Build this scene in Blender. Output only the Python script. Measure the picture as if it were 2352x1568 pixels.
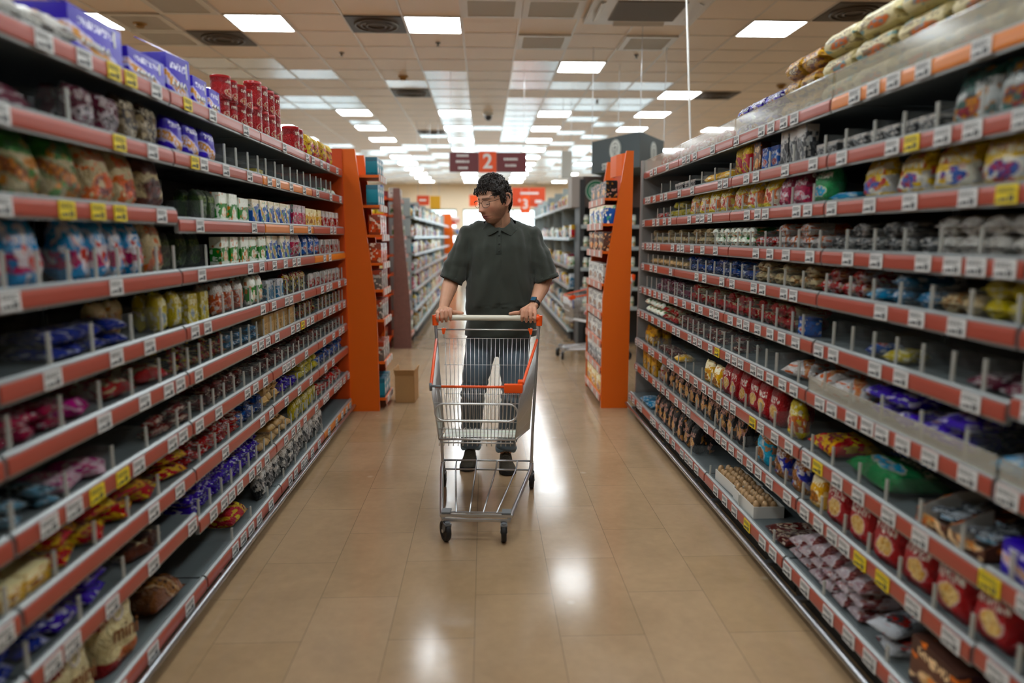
import bpy, bmesh, math, random
import numpy as np
from mathutils import Vector, Matrix, Euler, noise
for _o in list(bpy.data.objects): bpy.data.objects.remove(_o, do_unlink=True)
S = bpy.context.scene
COL = S.collection
R = math.radians
PI = math.pi

# ---------------------------------------------------------------- camera
cam_d = bpy.data.cameras.new('camera'); cam = bpy.data.objects.new('camera', cam_d); COL.objects.link(cam)
cam.location = (0, 0, 1.40); cam.rotation_euler = (R(90 - 8.489), 0, R(-2.222))
cam_d.sensor_width = 36; cam_d.lens = 24.80; cam_d.clip_start = .05; cam_d.clip_end = 200
cam_d.dof.use_dof = True; cam_d.dof.focus_distance = 3.85; cam_d.dof.aperture_fstop = 1.0
S.camera = cam
# ---------------------------------------------------------------- view and world
S.view_settings.view_transform = 'Standard'; S.view_settings.look = 'None'
S.view_settings.gamma = 1; S.view_settings.use_curve_mapping = False
S.view_settings.exposure = 0.68
W = bpy.data.worlds.new('store_air'); S.world = W; W.use_nodes = True
W.node_tree.nodes['Background'].inputs[0].default_value = (.80, .90, 1, 1)
W.node_tree.nodes['Background'].inputs[1].default_value = .25
LAMP = 15.0          # strength of the ceiling diffusers
CEIL = 3.604         # ceiling height
GX, GY = -0.82, 7.567  # origin of the 0.6 m ceiling grid

# ---------------------------------------------------------------- materials
def srgb(h):
    if isinstance(h, str):
        h = h.lstrip('#'); c = [int(h[i:i+2], 16) / 255 for i in (0, 2, 4)]
    else: c = h
    return tuple((x / 12.92 if x <= .04045 else ((x + .055) / 1.055) ** 2.4) for x in c) + (1,)
MATS = {}
def mat(name, color, rough=.5, metal=0, spec=.5, bump=0, bscale=60, emit=0, coat=0, alpha=1, trans=0, var=0, vscale=8, aniso=None):
    if name in MATS: return MATS[name]
    m = bpy.data.materials.new(name); m.use_nodes = True; nt = m.node_tree; b = nt.nodes['Principled BSDF']
    c = srgb(color); b.inputs['Base Color'].default_value = c
    b.inputs['Roughness'].default_value = rough; b.inputs['Metallic'].default_value = metal
    b.inputs['Specular IOR Level'].default_value = spec
    b.inputs['Coat Weight'].default_value = coat
    b.inputs['Transmission Weight'].default_value = trans
    b.inputs['Alpha'].default_value = alpha
    if emit:
        b.inputs['Emission Color'].default_value = c; b.inputs['Emission Strength'].default_value = emit
    if bump or var:
        tc = nt.nodes.new('ShaderNodeTexCoord'); n = nt.nodes.new('ShaderNodeTexNoise')
        n.inputs['Scale'].default_value = bscale; n.inputs['Detail'].default_value = 3
        nt.links.new(tc.outputs['Object'], n.inputs['Vector'])
    if bump:
        bp = nt.nodes.new('ShaderNodeBump'); bp.inputs['Strength'].default_value = bump; bp.inputs['Distance'].default_value = .01
        nt.links.new(n.outputs['Fac'], bp.inputs['Height']); nt.links.new(bp.outputs['Normal'], b.inputs['Normal'])
    if var:
        n2 = nt.nodes.new('ShaderNodeTexNoise'); n2.inputs['Scale'].default_value = vscale; n2.inputs['Detail'].default_value = 4
        nt.links.new(tc.outputs['Object'], n2.inputs['Vector'])
        mx = nt.nodes.new('ShaderNodeMix'); mx.data_type = 'RGBA'; mx.inputs['A'].default_value = tuple(x * (1 - var) for x in c[:3]) + (1,)
        mx.inputs['B'].default_value = tuple(min(1, x * (1 + var)) for x in c[:3]) + (1,)
        nt.links.new(n2.outputs['Fac'], mx.inputs['Factor']); nt.links.new(mx.outputs['Result'], b.inputs['Base Color'])
    MATS[name] = m; return m

class NB:
    """short-hand for building node trees"""
    def __init__(s, m): s.nt = m.node_tree; s.n = s.nt.nodes; s.l = s.nt.links
    def node(s, t, **k):
        x = s.n.new(t)
        for a, v in k.items(): setattr(x, a, v)
        return x
    def put(s, sock, v):
        if hasattr(v, 'default_value') or hasattr(v, 'is_output'): s.l.new(v, sock)
        else: sock.default_value = v
    def m(s, op, a, b=0, c=0):
        x = s.node('ShaderNodeMath', operation=op); s.put(x.inputs[0], a); s.put(x.inputs[1], b); s.put(x.inputs[2], c); return x.outputs[0]
    def mix(s, f, a, b):
        x = s.node('ShaderNodeMix', data_type='RGBA'); s.put(x.inputs['Factor'], f); s.put(x.inputs['A'], a); s.put(x.inputs['B'], b); return x.outputs['Result']
    def step(s, v, e, w=.01):   # smooth v>e
        x = s.node('ShaderNodeMapRange'); s.put(x.inputs[0], v); x.inputs[1].default_value = e - w; x.inputs[2].default_value = e + w; return x.outputs[0]

def pack_mat(name, c1, c2, c3, c4, seed=0, lying=False, rough=.3, text='#f4f2ea', metal=0.0):
    """printed packaging: body colour, brand band, picture, lettering-like marks"""
    key = 'pack_' + name + ('_flat' if lying else '')
    if key in MATS: return MATS[key]
    m = bpy.data.materials.new(key); m.use_nodes = True; q = NB(m); b = q.n['Principled BSDF']
    rnd = random.Random(seed * 7 + 1)
    tc = q.node('ShaderNodeTexCoord'); sx = q.node('ShaderNodeSeparateXYZ'); q.l.new(tc.outputs['Generated'], sx.inputs[0])
    u = sx.outputs[0]; v = sx.outputs[1] if lying else sx.outputs[2]
    n = q.node('ShaderNodeTexNoise'); n.inputs['Scale'].default_value = 5; n.inputs['Detail'].default_value = 3
    oi = q.node('ShaderNodeObjectInfo')
    va = q.node('ShaderNodeVectorMath', operation='ADD'); q.l.new(tc.outputs['Generated'], va.inputs[0])
    cb = q.node('ShaderNodeCombineXYZ'); q.put(cb.inputs[0], q.m('MULTIPLY', oi.outputs['Random'], 7.0)); q.l.new(cb.outputs[0], va.inputs[1])
    q.l.new(va.outputs[0], n.inputs['Vector'])
    vd = q.m('ADD', v, q.m('MULTIPLY', q.m('SUBTRACT', n.outputs['Fac'], .5), .12))
    ud = q.m('ADD', u, q.m('MULTIPLY', q.m('SUBTRACT', n.outputs['Fac'], .5), .08))
    col = srgb(c1)
    # brand band across the top, slanted
    sl = rnd.uniform(-.25, .25); bp = {'yelw': .44, 'magenta': .5, 'yelor': .55, 'mini': .72}.get(name, rnd.uniform(.6, .74))
    band = q.step(q.m('ADD', vd, q.m('MULTIPLY', u, sl)), bp + sl * .5, .012)
    col = q.mix(band, col, srgb(c2))
    if rnd.random() < .5:
        b2 = q.step(q.m('SUBTRACT', rnd.uniform(.1, .2), vd), 0, .01); col = q.mix(b2, col, srgb(c2))
    # picture: an ellipse of lumpy food
    ex, ey, rx, ry = rnd.uniform(.4, .6), rnd.uniform(.28, .38), rnd.uniform(.20, .32), rnd.uniform(.13, .20)
    if name == 'mini': ex, ey, rx, ry, bp_ = .6, .16, .28, .09, 0
    dx = q.m('DIVIDE', q.m('SUBTRACT', ud, ex), rx); dy = q.m('DIVIDE', q.m('SUBTRACT', vd, ey), ry)
    rr = q.m('ADD', q.m('MULTIPLY', dx, dx), q.m('MULTIPLY', dy, dy))
    nr = q.node('ShaderNodeTexNoise'); nr.inputs['Scale'].default_value = 4.5; nr.inputs['Detail'].default_value = 2; q.l.new(va.outputs[0], nr.inputs['Vector'])
    rr = q.m('ADD', rr, q.m('MULTIPLY', q.m('SUBTRACT', nr.outputs['Fac'], .5), 1.3))
    if seed % 3 == 1: rr = q.m('ADD', q.m('MULTIPLY', q.m('ABSOLUTE', q.m('ADD', dx, q.m('MULTIPLY', dy, .7))), 1.1), q.m('MULTIPLY', q.m('ABSOLUTE', dy), .4))
    vo = q.node('ShaderNodeTexVoronoi'); vo.inputs['Scale'].default_value = 9; q.l.new(va.outputs[0], vo.inputs['Vector'])
    food = q.mix(q.step(vo.outputs['Distance'], .38, .2), srgb(c3), srgb(c4))
    ring = q.step(q.m('MULTIPLY', rr, -1), -1.35, .05); col = q.mix(q.m('MULTIPLY', ring, .55), col, srgb(text))
    col = q.mix(q.step(q.m('MULTIPLY', rr, -1), -1, .06), col, food)
    # small print: blocks of the pack's own colours
    vc = q.node('ShaderNodeTexVoronoi'); vc.distance = 'CHEBYCHEV'; vc.inputs['Scale'].default_value = 1
    mc = q.node('ShaderNodeMapping'); mc.inputs['Scale'].default_value = (6, 8 if lying else 5, 8); q.l.new(va.outputs[0], mc.inputs[0]); q.l.new(mc.outputs[0], vc.inputs['Vector'])
    sc = q.node('ShaderNodeSeparateColor'); q.l.new(vc.outputs['Color'], sc.inputs[0])
    blk = q.mix(q.step(sc.outputs[0], .62), q.mix(q.step(sc.outputs[1], .5), srgb(c2), srgb(text)), srgb(c3))
    col = q.mix(q.m('MULTIPLY', q.step(sc.outputs[2], .74), 0 if name in ('purple', 'mini', 'redtin', 'redch', 'loaf', 'teal', 'dkgreen', 'greenbag', 'tan') else .85), col, blk)
    # lettering-like strokes
    nz = q.node('ShaderNodeTexNoise'); nz.inputs['Scale'].default_value = 1; nz.inputs['Detail'].default_value = 1
    mp = q.node('ShaderNodeMapping'); mp.inputs['Scale'].default_value = (26, 26 if not lying else 9, 9); q.l.new(va.outputs[0], mp.inputs[0]); q.l.new(mp.outputs[0], nz.inputs['Vector'])
    ty = rnd.uniform(.66, .8); tw = rnd.uniform(.06, .1)
    reg = q.m('MULTIPLY', q.step(q.m('MULTIPLY', q.m('ABSOLUTE', q.m('SUBTRACT', vd, ty)), -1), -tw, .008), q.step(q.m('MULTIPLY', q.m('ABSOLUTE', q.m('SUBTRACT', u, .5)), -1), -.34, .01))
    col = q.mix(q.m('MULTIPLY', reg, q.step(nz.outputs['Fac'], .5, .03)), col, srgb(text))
    hs = q.node('ShaderNodeHueSaturation'); hs.inputs['Saturation'].default_value = 1.15; q.put(hs.inputs['Value'], q.m('ADD', 1.0, q.m('MULTIPLY', oi.outputs['Random'], .22))); q.l.new(col, hs.inputs['Color'])
    q.l.new(hs.outputs[0], b.inputs['Base Color'])
    b.inputs['Roughness'].default_value = rough; b.inputs['Metallic'].default_value = metal
    n3 = q.node('ShaderNodeTexNoise'); n3.inputs['Scale'].default_value = 7; n3.inputs['Detail'].default_value = 5; n3.inputs['Distortion'].default_value = 2.2
    q.l.new(va.outputs[0], n3.inputs['Vector'])
    bm_ = q.node('ShaderNodeBump'); bm_.inputs['Strength'].default_value = .9 if rough < .34 else .06; bm_.inputs['Distance'].default_value = .03
    q.l.new(n3.outputs['Fac'], bm_.inputs['Height']); q.l.new(bm_.outputs[0], b.inputs['Normal'])
    MATS[key] = m; return m

# ---------------------------------------------------------------- mesh helpers
def link(o, parent=None):
    COL.objects.link(o)
    if parent is not None: o.parent = parent
    return o
def mesh_of(name, bm, mats, smooth=False, angle=None):
    me = bpy.data.meshes.new(name); bmesh.ops.recalc_face_normals(bm, faces=bm.faces)
    bm.to_mesh(me); bm.free()
    for m in (mats if isinstance(mats, (list, tuple)) else [mats]): me.materials.append(m)
    if smooth: me.polygons.foreach_set('use_smooth', [True] * len(me.polygons))
    if angle: me.set_sharp_from_angle(angle=R(angle))
    return me
def obj(name, bm, mats, parent=None, smooth=False, loc=None, rot=None, angle=None, label=None):
    o = bpy.data.objects.new(name, mesh_of(name, bm, mats, smooth, angle)); link(o, parent)
    if loc is not None: o.location = loc
    if rot is not None: o.rotation_euler = rot
    if label: o['label'] = label
    return o
def inst(name, me, parent=None, loc=(0, 0, 0), rot=(0, 0, 0), sc=None):
    o = bpy.data.objects.new(name, me); link(o, parent); o.location = loc; o.rotation_euler = rot
    if sc: o.scale = sc
    return o
def empty(name, loc=(0, 0, 0), rot=(0, 0, 0)):
    o = bpy.data.objects.new(name, None); COL.objects.link(o); o.location = loc; o.rotation_euler = rot; o.empty_display_size = .1; return o
def tag(o, label, cat, group=None):
    n = len(label.split())
    if not 4 <= n <= 16: print('LABEL LENGTH', n, label)
    o['label'] = label; o['category'] = cat
    if group: o['group'] = group
    return o
def struct(o): o['kind'] = 'structure'; return o
def box(bm, x0, x1, y0, y1, z0, z1, mi=0, bev=0, rot=None, piv=None):
    vs = [bm.verts.new((x, y, z)) for x in (x0, x1) for y in (y0, y1) for z in (z0, z1)]
    fs = [bm.faces.new([vs[i] for i in f]) for f in ((0, 1, 3, 2), (4, 6, 7, 5), (0, 4, 5, 1), (2, 3, 7, 6), (0, 2, 6, 4), (1, 5, 7, 3))]
    for f in fs: f.material_index = mi
    if bev:
        es = list({e for f in fs for e in f.edges})
        r = bmesh.ops.bevel(bm, geom=es, offset=bev, segments=2, profile=.6, affect='EDGES')
        vs = list({v for f in r['faces'] for v in f.verts} | {v for v in vs if v.is_valid})
        for f in {f for v in vs for f in v.link_faces}: f.material_index = mi
    if rot is not None:
        bmesh.ops.rotate(bm, verts=[v for v in vs if v.is_valid], cent=piv or (0, 0, 0), matrix=rot)
    return vs
def frame_at(d):
    d = d.normalized(); a = Vector((0, 0, 1)) if abs(d.z) < .9 else Vector((1, 0, 0))
    x = a.cross(d).normalized(); return x, d.cross(x)
def tube(bm, pts, r, seg=8, mi=0, cap=True, closed=False):
    pts = [Vector(p) for p in pts]; n = len(pts); rs = r if isinstance(r, (list, tuple)) else [r] * n
    rings = []; px = None
    for i, p in enumerate(pts):
        a = pts[i - 1] if i or closed else p; b = pts[(i + 1) % n] if i < n - 1 or closed else p
        d = (b - a).normalized()
        if px is None: x, y = frame_at(d)
        else:
            x = (px - d * px.dot(d)); x = x.normalized() if x.length > 1e-6 else frame_at(d)[0]; y = d.cross(x)
        px = x
        rings.append([bm.verts.new(p + (x * math.cos(t) + y * math.sin(t)) * rs[i]) for t in [2 * PI * k / seg for k in range(seg)]])
    for i in range(n if closed else n - 1):
        A, B = rings[i], rings[(i + 1) % n]
        for k in range(seg): bm.faces.new([A[k], A[(k + 1) % seg], B[(k + 1) % seg], B[k]]).material_index = mi
    if cap and not closed:
        bm.faces.new(rings[0][::-1]).material_index = mi; bm.faces.new(rings[-1]).material_index = mi
    return rings
def fillet(pts, rad=.02, seg=4):
    """round the corners of a polyline"""
    pts = [Vector(p) for p in pts]; out = [pts[0]]
    for i in range(1, len(pts) - 1):
        a, p, b = pts[i - 1], pts[i], pts[i + 1]; ra = min(rad, (a - p).length * .45, (b - p).length * .45)
        s = p + (a - p).normalized() * ra; e = p + (b - p).normalized() * ra
        for k in range(seg + 1):
            t = k / seg; out.append(s * (1 - t) ** 2 + p * 2 * t * (1 - t) + e * t * t)
    return out + [pts[-1]]
def lathe(bm, prof, seg=20, mi=0, cx=0, cy=0):
    rings = [[bm.verts.new((cx + r * math.cos(2 * PI * k / seg), cy + r * math.sin(2 * PI * k / seg), z)) for k in range(seg)] for r, z in prof]
    for A, B in zip(rings, rings[1:]):
        for k in range(seg): bm.faces.new([A[k], A[(k + 1) % seg], B[(k + 1) % seg], B[k]]).material_index = mi
    bm.faces.new(rings[0][::-1]).material_index = mi; bm.faces.new(rings[-1]).material_index = mi
def prism(bm, poly, a, b, axis='y', mi=0):
    """extrude a 2-D outline; axis y: poly is (x,z); axis x: (y,z); axis z: (x,y)"""
    f = {'y': lambda p, t: (p[0], t, p[1]), 'x': lambda p, t: (t, p[0], p[1]), 'z': lambda p, t: (p[0], p[1], t)}[axis]
    A = [bm.verts.new(f(p, a)) for p in poly]; B = [bm.verts.new(f(p, b)) for p in poly]
    bm.faces.new(A).material_index = mi; bm.faces.new(B[::-1]).material_index = mi
    for i in range(len(poly)):
        j = (i + 1) % len(poly); bm.faces.new([A[i], B[i], B[j], A[j]]).material_index = mi
def BM(): return bmesh.new()
_TXT = {}
def text_mesh(s, size, depth=.002, material=None, bold=0):
    k = (s, size, material.name if material else '')
    if k in _TXT: return _TXT[k]
    cu = bpy.data.curves.new('lettering', 'FONT'); cu.body = s; cu.size = size; cu.extrude = depth; cu.align_x = 'CENTER'; cu.align_y = 'CENTER'; cu.offset = bold
    o = bpy.data.objects.new('lettering', cu); COL.objects.link(o)
    dg = bpy.context.evaluated_depsgraph_get(); me = bpy.data.meshes.new_from_object(o.evaluated_get(dg)); bpy.data.objects.remove(o)
    if material: me.materials.clear(); me.materials.append(material)
    _TXT[k] = me; return me

M = dict(
 steel=mat('shelf_steel', '#7c8284', .42, .3, bump=.02),
 steel_dark=mat('perforated_back_steel', '#23282a', .6, .2),
 liner=mat('shelf_liner', '#5f6768', .55, .1),
 lip=mat('shelf_lip', '#9aa09f', .35, .4),
 strip=mat('red_price_strip', '#a54a3a', .3, 0, .55),
 strip_o=mat('orange_price_strip', '#d87a1e', .3, 0, .6),
 tagw=mat('white_price_card', '#d9dad6', .45), tagy=mat('yellow_price_card', '#e8cf1c', .45),
 ink=mat('card_ink', '#3c3f42', .6),
 rail=mat('brushed_bumper_rail', '#a9abae', .22, .9),
 kick=mat('dark_kick_plate', '#17150f', .7),
 orange=mat('orange_painted_steel', '#df6208', .42, 0, .4, bump=.01),
 orange_d=mat('deep_orange_back_panel', '#cf4806', .5, 0, .4),
 chrome=mat('zinc_wire', '#cfcecb', .32, .75), chrome_d=mat('cart_tube', '#c0c2c4', .3, .85),
 rubber=mat('black_rubber', '#141414', .6), grey_pl=mat('grey_plastic', '#6d7072', .45),
 white=mat('white_plastic', '#e6e6e2', .35), cream=mat('cream_handle_plastic', '#d9d3c0', .3, 0, .6),
 orange_pl=mat('orange_cart_plastic', '#ee5412', .35, 0, .5),
 card=mat('corrugated_cardboard', '#b58a58', .8, bump=.05, var=.12),
)
def clear_mat(name, col, a, rough=.15):
    m = bpy.data.materials.new(name); m.use_nodes = True; q = NB(m); b = q.n['Principled BSDF']; out = q.n['Material Output']
    b.inputs['Base Color'].default_value = srgb(col); b.inputs['Roughness'].default_value = rough
    t = q.node('ShaderNodeBsdfTransparent'); mx = q.node('ShaderNodeMixShader'); mx.inputs[0].default_value = a
    q.l.new(t.outputs[0], mx.inputs[1]); q.l.new(b.outputs[0], mx.inputs[2]); q.l.new(mx.outputs[0], out.inputs[0]); return m
M['clear'] = clear_mat('clear_divider_plastic', '#b4bab8', .10)
M['clear_lip'] = clear_mat('frosted_plastic_edge', '#b9bab2', .6, .3)
M['guard'] = clear_mat('smoky_guard_plastic', '#c4bfae', .42, .12)
# ================================================================ the room
def floor_mat():
    m = bpy.data.materials.new('polished_beige_floor_tile'); m.use_nodes = True; q = NB(m); b = q.n['Principled BSDF']
    g = q.node('ShaderNodeNewGeometry'); s = q.node('ShaderNodeSeparateXYZ'); q.l.new(g.outputs['Position'], s.inputs[0])
    c = q.node('ShaderNodeCombineXYZ'); q.put(c.inputs[0], q.m('ADD', s.outputs[1], .06 + 30)); q.put(c.inputs[1], q.m('ADD', s.outputs[0], -.26 + 30.25))
    br = q.node('ShaderNodeTexBrick'); br.offset = .5; br.inputs['Scale'].default_value = 1; br.inputs['Brick Width'].default_value = .605; br.inputs['Row Height'].default_value = .3025
    br.inputs['Mortar Size'].default_value = .0015; br.inputs['Mortar Smooth'].default_value = .3; br.inputs['Bias'].default_value = 0
    br.inputs['Color1'].default_value = srgb('#a08463'); br.inputs['Color2'].default_value = srgb('#a78b6c'); br.inputs['Mortar'].default_value = srgb('#7a6852')
    q.l.new(c.outputs[0], br.inputs['Vector'])
    n = q.node('ShaderNodeTexNoise'); n.inputs['Scale'].default_value = 3.2; n.inputs['Detail'].default_value = 8; n.inputs['Roughness'].default_value = .62; n.inputs['Distortion'].default_value = .6
    q.l.new(g.outputs['Position'], n.inputs['Vector'])
    n2 = q.node('ShaderNodeTexNoise'); n2.inputs['Scale'].default_value = 24; n2.inputs['Detail'].default_value = 5; q.l.new(g.outputs['Position'], n2.inputs['Vector'])
    hs = q.node('ShaderNodeHueSaturation'); q.l.new(br.outputs['Color'], hs.inputs['Color'])
    q.put(hs.inputs['Value'], q.m('ADD', q.m('ADD', .62, q.m('MULTIPLY', n.outputs['Fac'], .5)), q.m('MULTIPLY', n2.outputs['Fac'], .22)))
    vo = q.node('ShaderNodeTexVoronoi'); vo.inputs['Scale'].default_value = 2.3; q.l.new(g.outputs['Position'], vo.inputs['Vector'])
    spot = q.step(q.m('MULTIPLY', vo.outputs['Distance'], -1), -.035, .02)
    col = q.mix(q.m('MULTIPLY', spot, .35), hs.outputs[0], srgb('#cdbfa8'))
    q.l.new(col, b.inputs['Base Color'])
    q.put(b.inputs['Roughness'], q.m('ADD', .085, q.m('MULTIPLY', n.outputs['Fac'], .13)))
    b.inputs['Specular IOR Level'].default_value = .5
    bp = q.node('ShaderNodeBump'); bp.inputs['Strength'].default_value = .05; bp.inputs['Distance'].default_value = .01
    q.l.new(n.outputs['Fac'], bp.inputs['Height']); q.l.new(bp.outputs[0], b.inputs['Normal'])
    return m
XW, YB, YE = 9.0, -5.0, 31.0
bm = BM(); box(bm, -XW, XW, YB, YE, -.1, 0); struct(obj('floor', bm, floor_mat()))

# ceiling: tiles and T-bars in one surface; some tiles are satin metal
def tile_mat(name, col, rough, met, spec=.5):
    return mat(name, col, rough, met, spec, bump=.05, bscale=9, var=.05, vscale=1.3)
m_tile = tile_mat('mineral_ceiling_tile', '#efe0cd', .5, 0)
m_satin = tile_mat('satin_metal_ceiling_tile', '#d9dadd', .24, .55)
m_tbar = mat('ceiling_t_bar', '#dcd6cc', .4, .1)
GLOSS = {(i, k) for i in range(-8, 12) for k in range(-1, 40)
         if (i == 0 and (k in (4,) or 5 <= k <= 40)) or (i == 2 and (k >= 3 and k != 6 and k != 16)) or (i == 1 and k in (12, 17, 18, 19)) or (i in (3, 4, 5) and k in (5, 7, 8)) or (i in (4, 5, 6) and k >= 5 and (i * 7 + k * 5) % 3 == 0)
         or (i in (-4, -5) and k in (3, 4, 7, 8)) or (i == -3 and k in (4, 7, 8, 11)) or (i == -1 and k in (5, 14)) or (k >= 17 and (i * 3 + k * 7) % 4 < 2)}
LIGHTS = [(0, 0), (-3, 0), (-6, 0), (3, 3), (-6, 6), (6, 6), (6, 9)]
LIGHTS += [(i, k) for i in (-3, 0, 3) for k in (9, 12, 15, 18, 21, 24, 27, 30, 33, 36)] + [(-6, k) for k in (9, 12, 15, 21, 27, 33)] + [(6, k) for k in (12, 15, 18, 24, 30, 36)] + [(9, k) for k in (6, 12, 18)]
LIGHTS += [(i, k) for i in (-3, 3) for k in (-3, -6, -9, -12)] + [(0, -3), (0, -9), (0, -12), (6, 0)]
VENTS = [(-1, 0), (-4, 1), (-1, 6), (-5, 6), (7, -1), (7, 6), (-1, 13)]
bm = BM(); ni, nk = range(-13, 16), range(-20, 39)
for i in ni:
    for k in nk:
        x0, y0 = GX + .6 * i, GY + .6 * k
        if (i, k) in LIGHTS: continue
        vs = [bm.verts.new(p) for p in ((x0, y0, CEIL), (x0, y0 + .6, CEIL), (x0 + .6, y0 + .6, CEIL), (x0 + .6, y0, CEIL))]
        bm.faces.new(vs).material_index = 1 if (i, k) in GLOSS else 0
for i in ni: box(bm, GX + .6 * i - .012, GX + .6 * i + .012, GY - 12, GY + 23.4, CEIL - .006, CEIL - .001, 2)
for k in nk: box(bm, GX - 7.8, GX + 9.6, GY + .6 * k - .009, GY + .6 * k + .009, CEIL - .004, CEIL - .0005, 2)
box(bm, -XW, XW, YB, YE, CEIL + .12, CEIL + .22, 0)
struct(obj('ceiling', bm, [m_tile, m_satin, m_tbar]))

m_lamp = mat('lit_lamp_diffuser', '#f3fbff', .5, emit=LAMP)
ORD = 'zeroth first second third fourth fifth sixth seventh eighth ninth tenth eleventh twelfth thirteenth fourteenth fifteenth sixteenth seventeenth eighteenth nineteenth twentieth'.split()
def ordw(n):
    if n <= 20: return ORD[n]
    return {2: 'twenty', 3: 'thirty', 4: 'forty', 5: 'fifty'}[n // 10] + '-' + ORD[n % 10] if n % 10 else {3: 'thirtieth', 4: 'fortieth', 5: 'fiftieth'}[n // 10]
bm = BM(); 
for a in ((-.298, .298, -.298, -.276), (-.298, .298, .276, .298), (-.298, -.276, -.276, .276), (.276, .298, -.276, .276)): box(bm, *a, -.012, .05)
me_lf = mesh_of('lamp_frame', bm, m_tbar)
bm = BM(); box(bm, -.276, .276, -.276, .276, -.002, .01); me_ld = mesh_of('lamp_diffuser', bm, m_lamp)
cn = {0: 'middle', -3: 'left', -6: 'far left', 3: 'right', 6: 'far right', 9: 'outermost right'}
cnt = {}
for i, k in sorted(LIGHTS, key=lambda t: t[1]):
    t = empty('ceiling_light', (GX + .6 * i + .3, GY + .6 * k + .3, CEIL)); cnt[i] = cnt.get(i, 0) + (k > -2)
    inst('frame', me_lf, t); inst('diffuser', me_ld, t)
    lab = ('square lit ceiling lamp in the %s row, %s one away from the camera' % (cn[i], ordw(cnt[i]))) if k > -2 else 'square lit ceiling lamp overhead behind the camera position'
    tag(t, lab, 'ceiling lamp', 'square ceiling lamps')
# return-air vents: dark square with round diffuser
bm = BM(); box(bm, -.29, .29, -.29, .29, -.010, .0); me_vp = mesh_of('vent_plate', bm, mat('bronze_vent_plate', '#4a4238', .55, .3))
bm = BM()
for r in (.1, .16, .22):
    tube(bm, [(r * math.cos(a), r * math.sin(a), -.014) for a in [2 * PI * j / 28 for j in range(28)]], .012, 6, closed=True)
me_vr = mesh_of('vent_ring', bm, mat('vent_rings', '#5d5348', .5, .3), True)
vl = ['in the row just left of the middle lamp', 'above the purple boxes', 'farther back over the left of the middle', 'over the red tins on the left', 'at the top right above the beige rolls', 'over the purple rolls on the right', 'far back left of the middle row']
for (i, k), d in zip(VENTS, vl):
    t = empty('ceiling_vent', (GX + .6 * i + .3, GY + .6 * k + .3, CEIL - .004)); inst('vent_plate', me_vp, t); inst('vent_ring', me_vr, t)
    tag(t, 'dark brown square ceiling vent ' + d, 'vent', 'dark ceiling vents')
# pale return grilles
bm = BM()
for a in ((-.292, .292, -.292, -.23), (-.292, .292, .23, .292), (-.292, -.23, -.23, .23), (.23, .292, -.23, .23)): box(bm, *a, -.016, 0)
me_gf = mesh_of('grille_frame', bm, mat('white_grille_frame', '#d8d5cb', .4))
bm = BM()
for j in range(22): box(bm, -.23, .23, -.225 + j * .0205, -.216 + j * .0205, -.012, -.003)
box(bm, -.23, .23, -.23, .23, -.003, -.001)
me_gl = mesh_of('grille_louvres', bm, mat('grille_louvres', '#dad7ce', .5, 0))
for (i, k), d in {(1, -1): 'nearest, right of the middle lamp', (2, -1): 'nearest, left of the air conditioner', (2, 1): 'in the second row right of middle', (4, 1): 'behind the air conditioner', (-4, -1): 'at the top left', (-5, 1): 'left of a dark vent', (-5, 0): 'beside the far left lamp'}.items():
    t = empty('ceiling_grille', (GX + .6 * i + .3, GY + .6 * k + .3, CEIL - .004)); inst('frame', me_gf, t); inst('louvres', me_gl, t)
    tag(t, 'pale square ceiling return grille ' + d, 'grille', 'pale ceiling grilles')
# cassette air conditioner
t = empty('air_conditioner', (GX + .6 * 4, GY - .42, CEIL - .008))
bm = BM(); box(bm, -.56, .56, -.46, .46, -.05, 0, bev=.015); obj('housing', bm, mat('ac_white', '#d4d3cf', .35), t)
bm = BM(); box(bm, -.33, .33, -.29, .29, -.058, -.05)
for j in range(18): box(bm, -.32, .32, -.28 + j * .0325, -.27 + j * .0325, -.062, -.056)
obj('grille', bm, mat('ac_grille', '#8a8782', .5), t)
for a, b_ in ((0, .38), (PI, .38), (PI / 2, .46), (-PI / 2, .46)):
    bm = BM(); box(bm, -.26, .26, -.03, .03, -.012, -.004, rot=Matrix.Rotation(R(25), 3, 'X')); obj('louvre', bm, mat('ac_white', '#d4d3cf'), t, loc=(b_ * math.sin(a), -b_ * math.cos(a), -.052), rot=(0, 0, a))
tag(t, 'white four way cassette air conditioner at the top edge of the ceiling', 'air conditioner')
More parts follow.
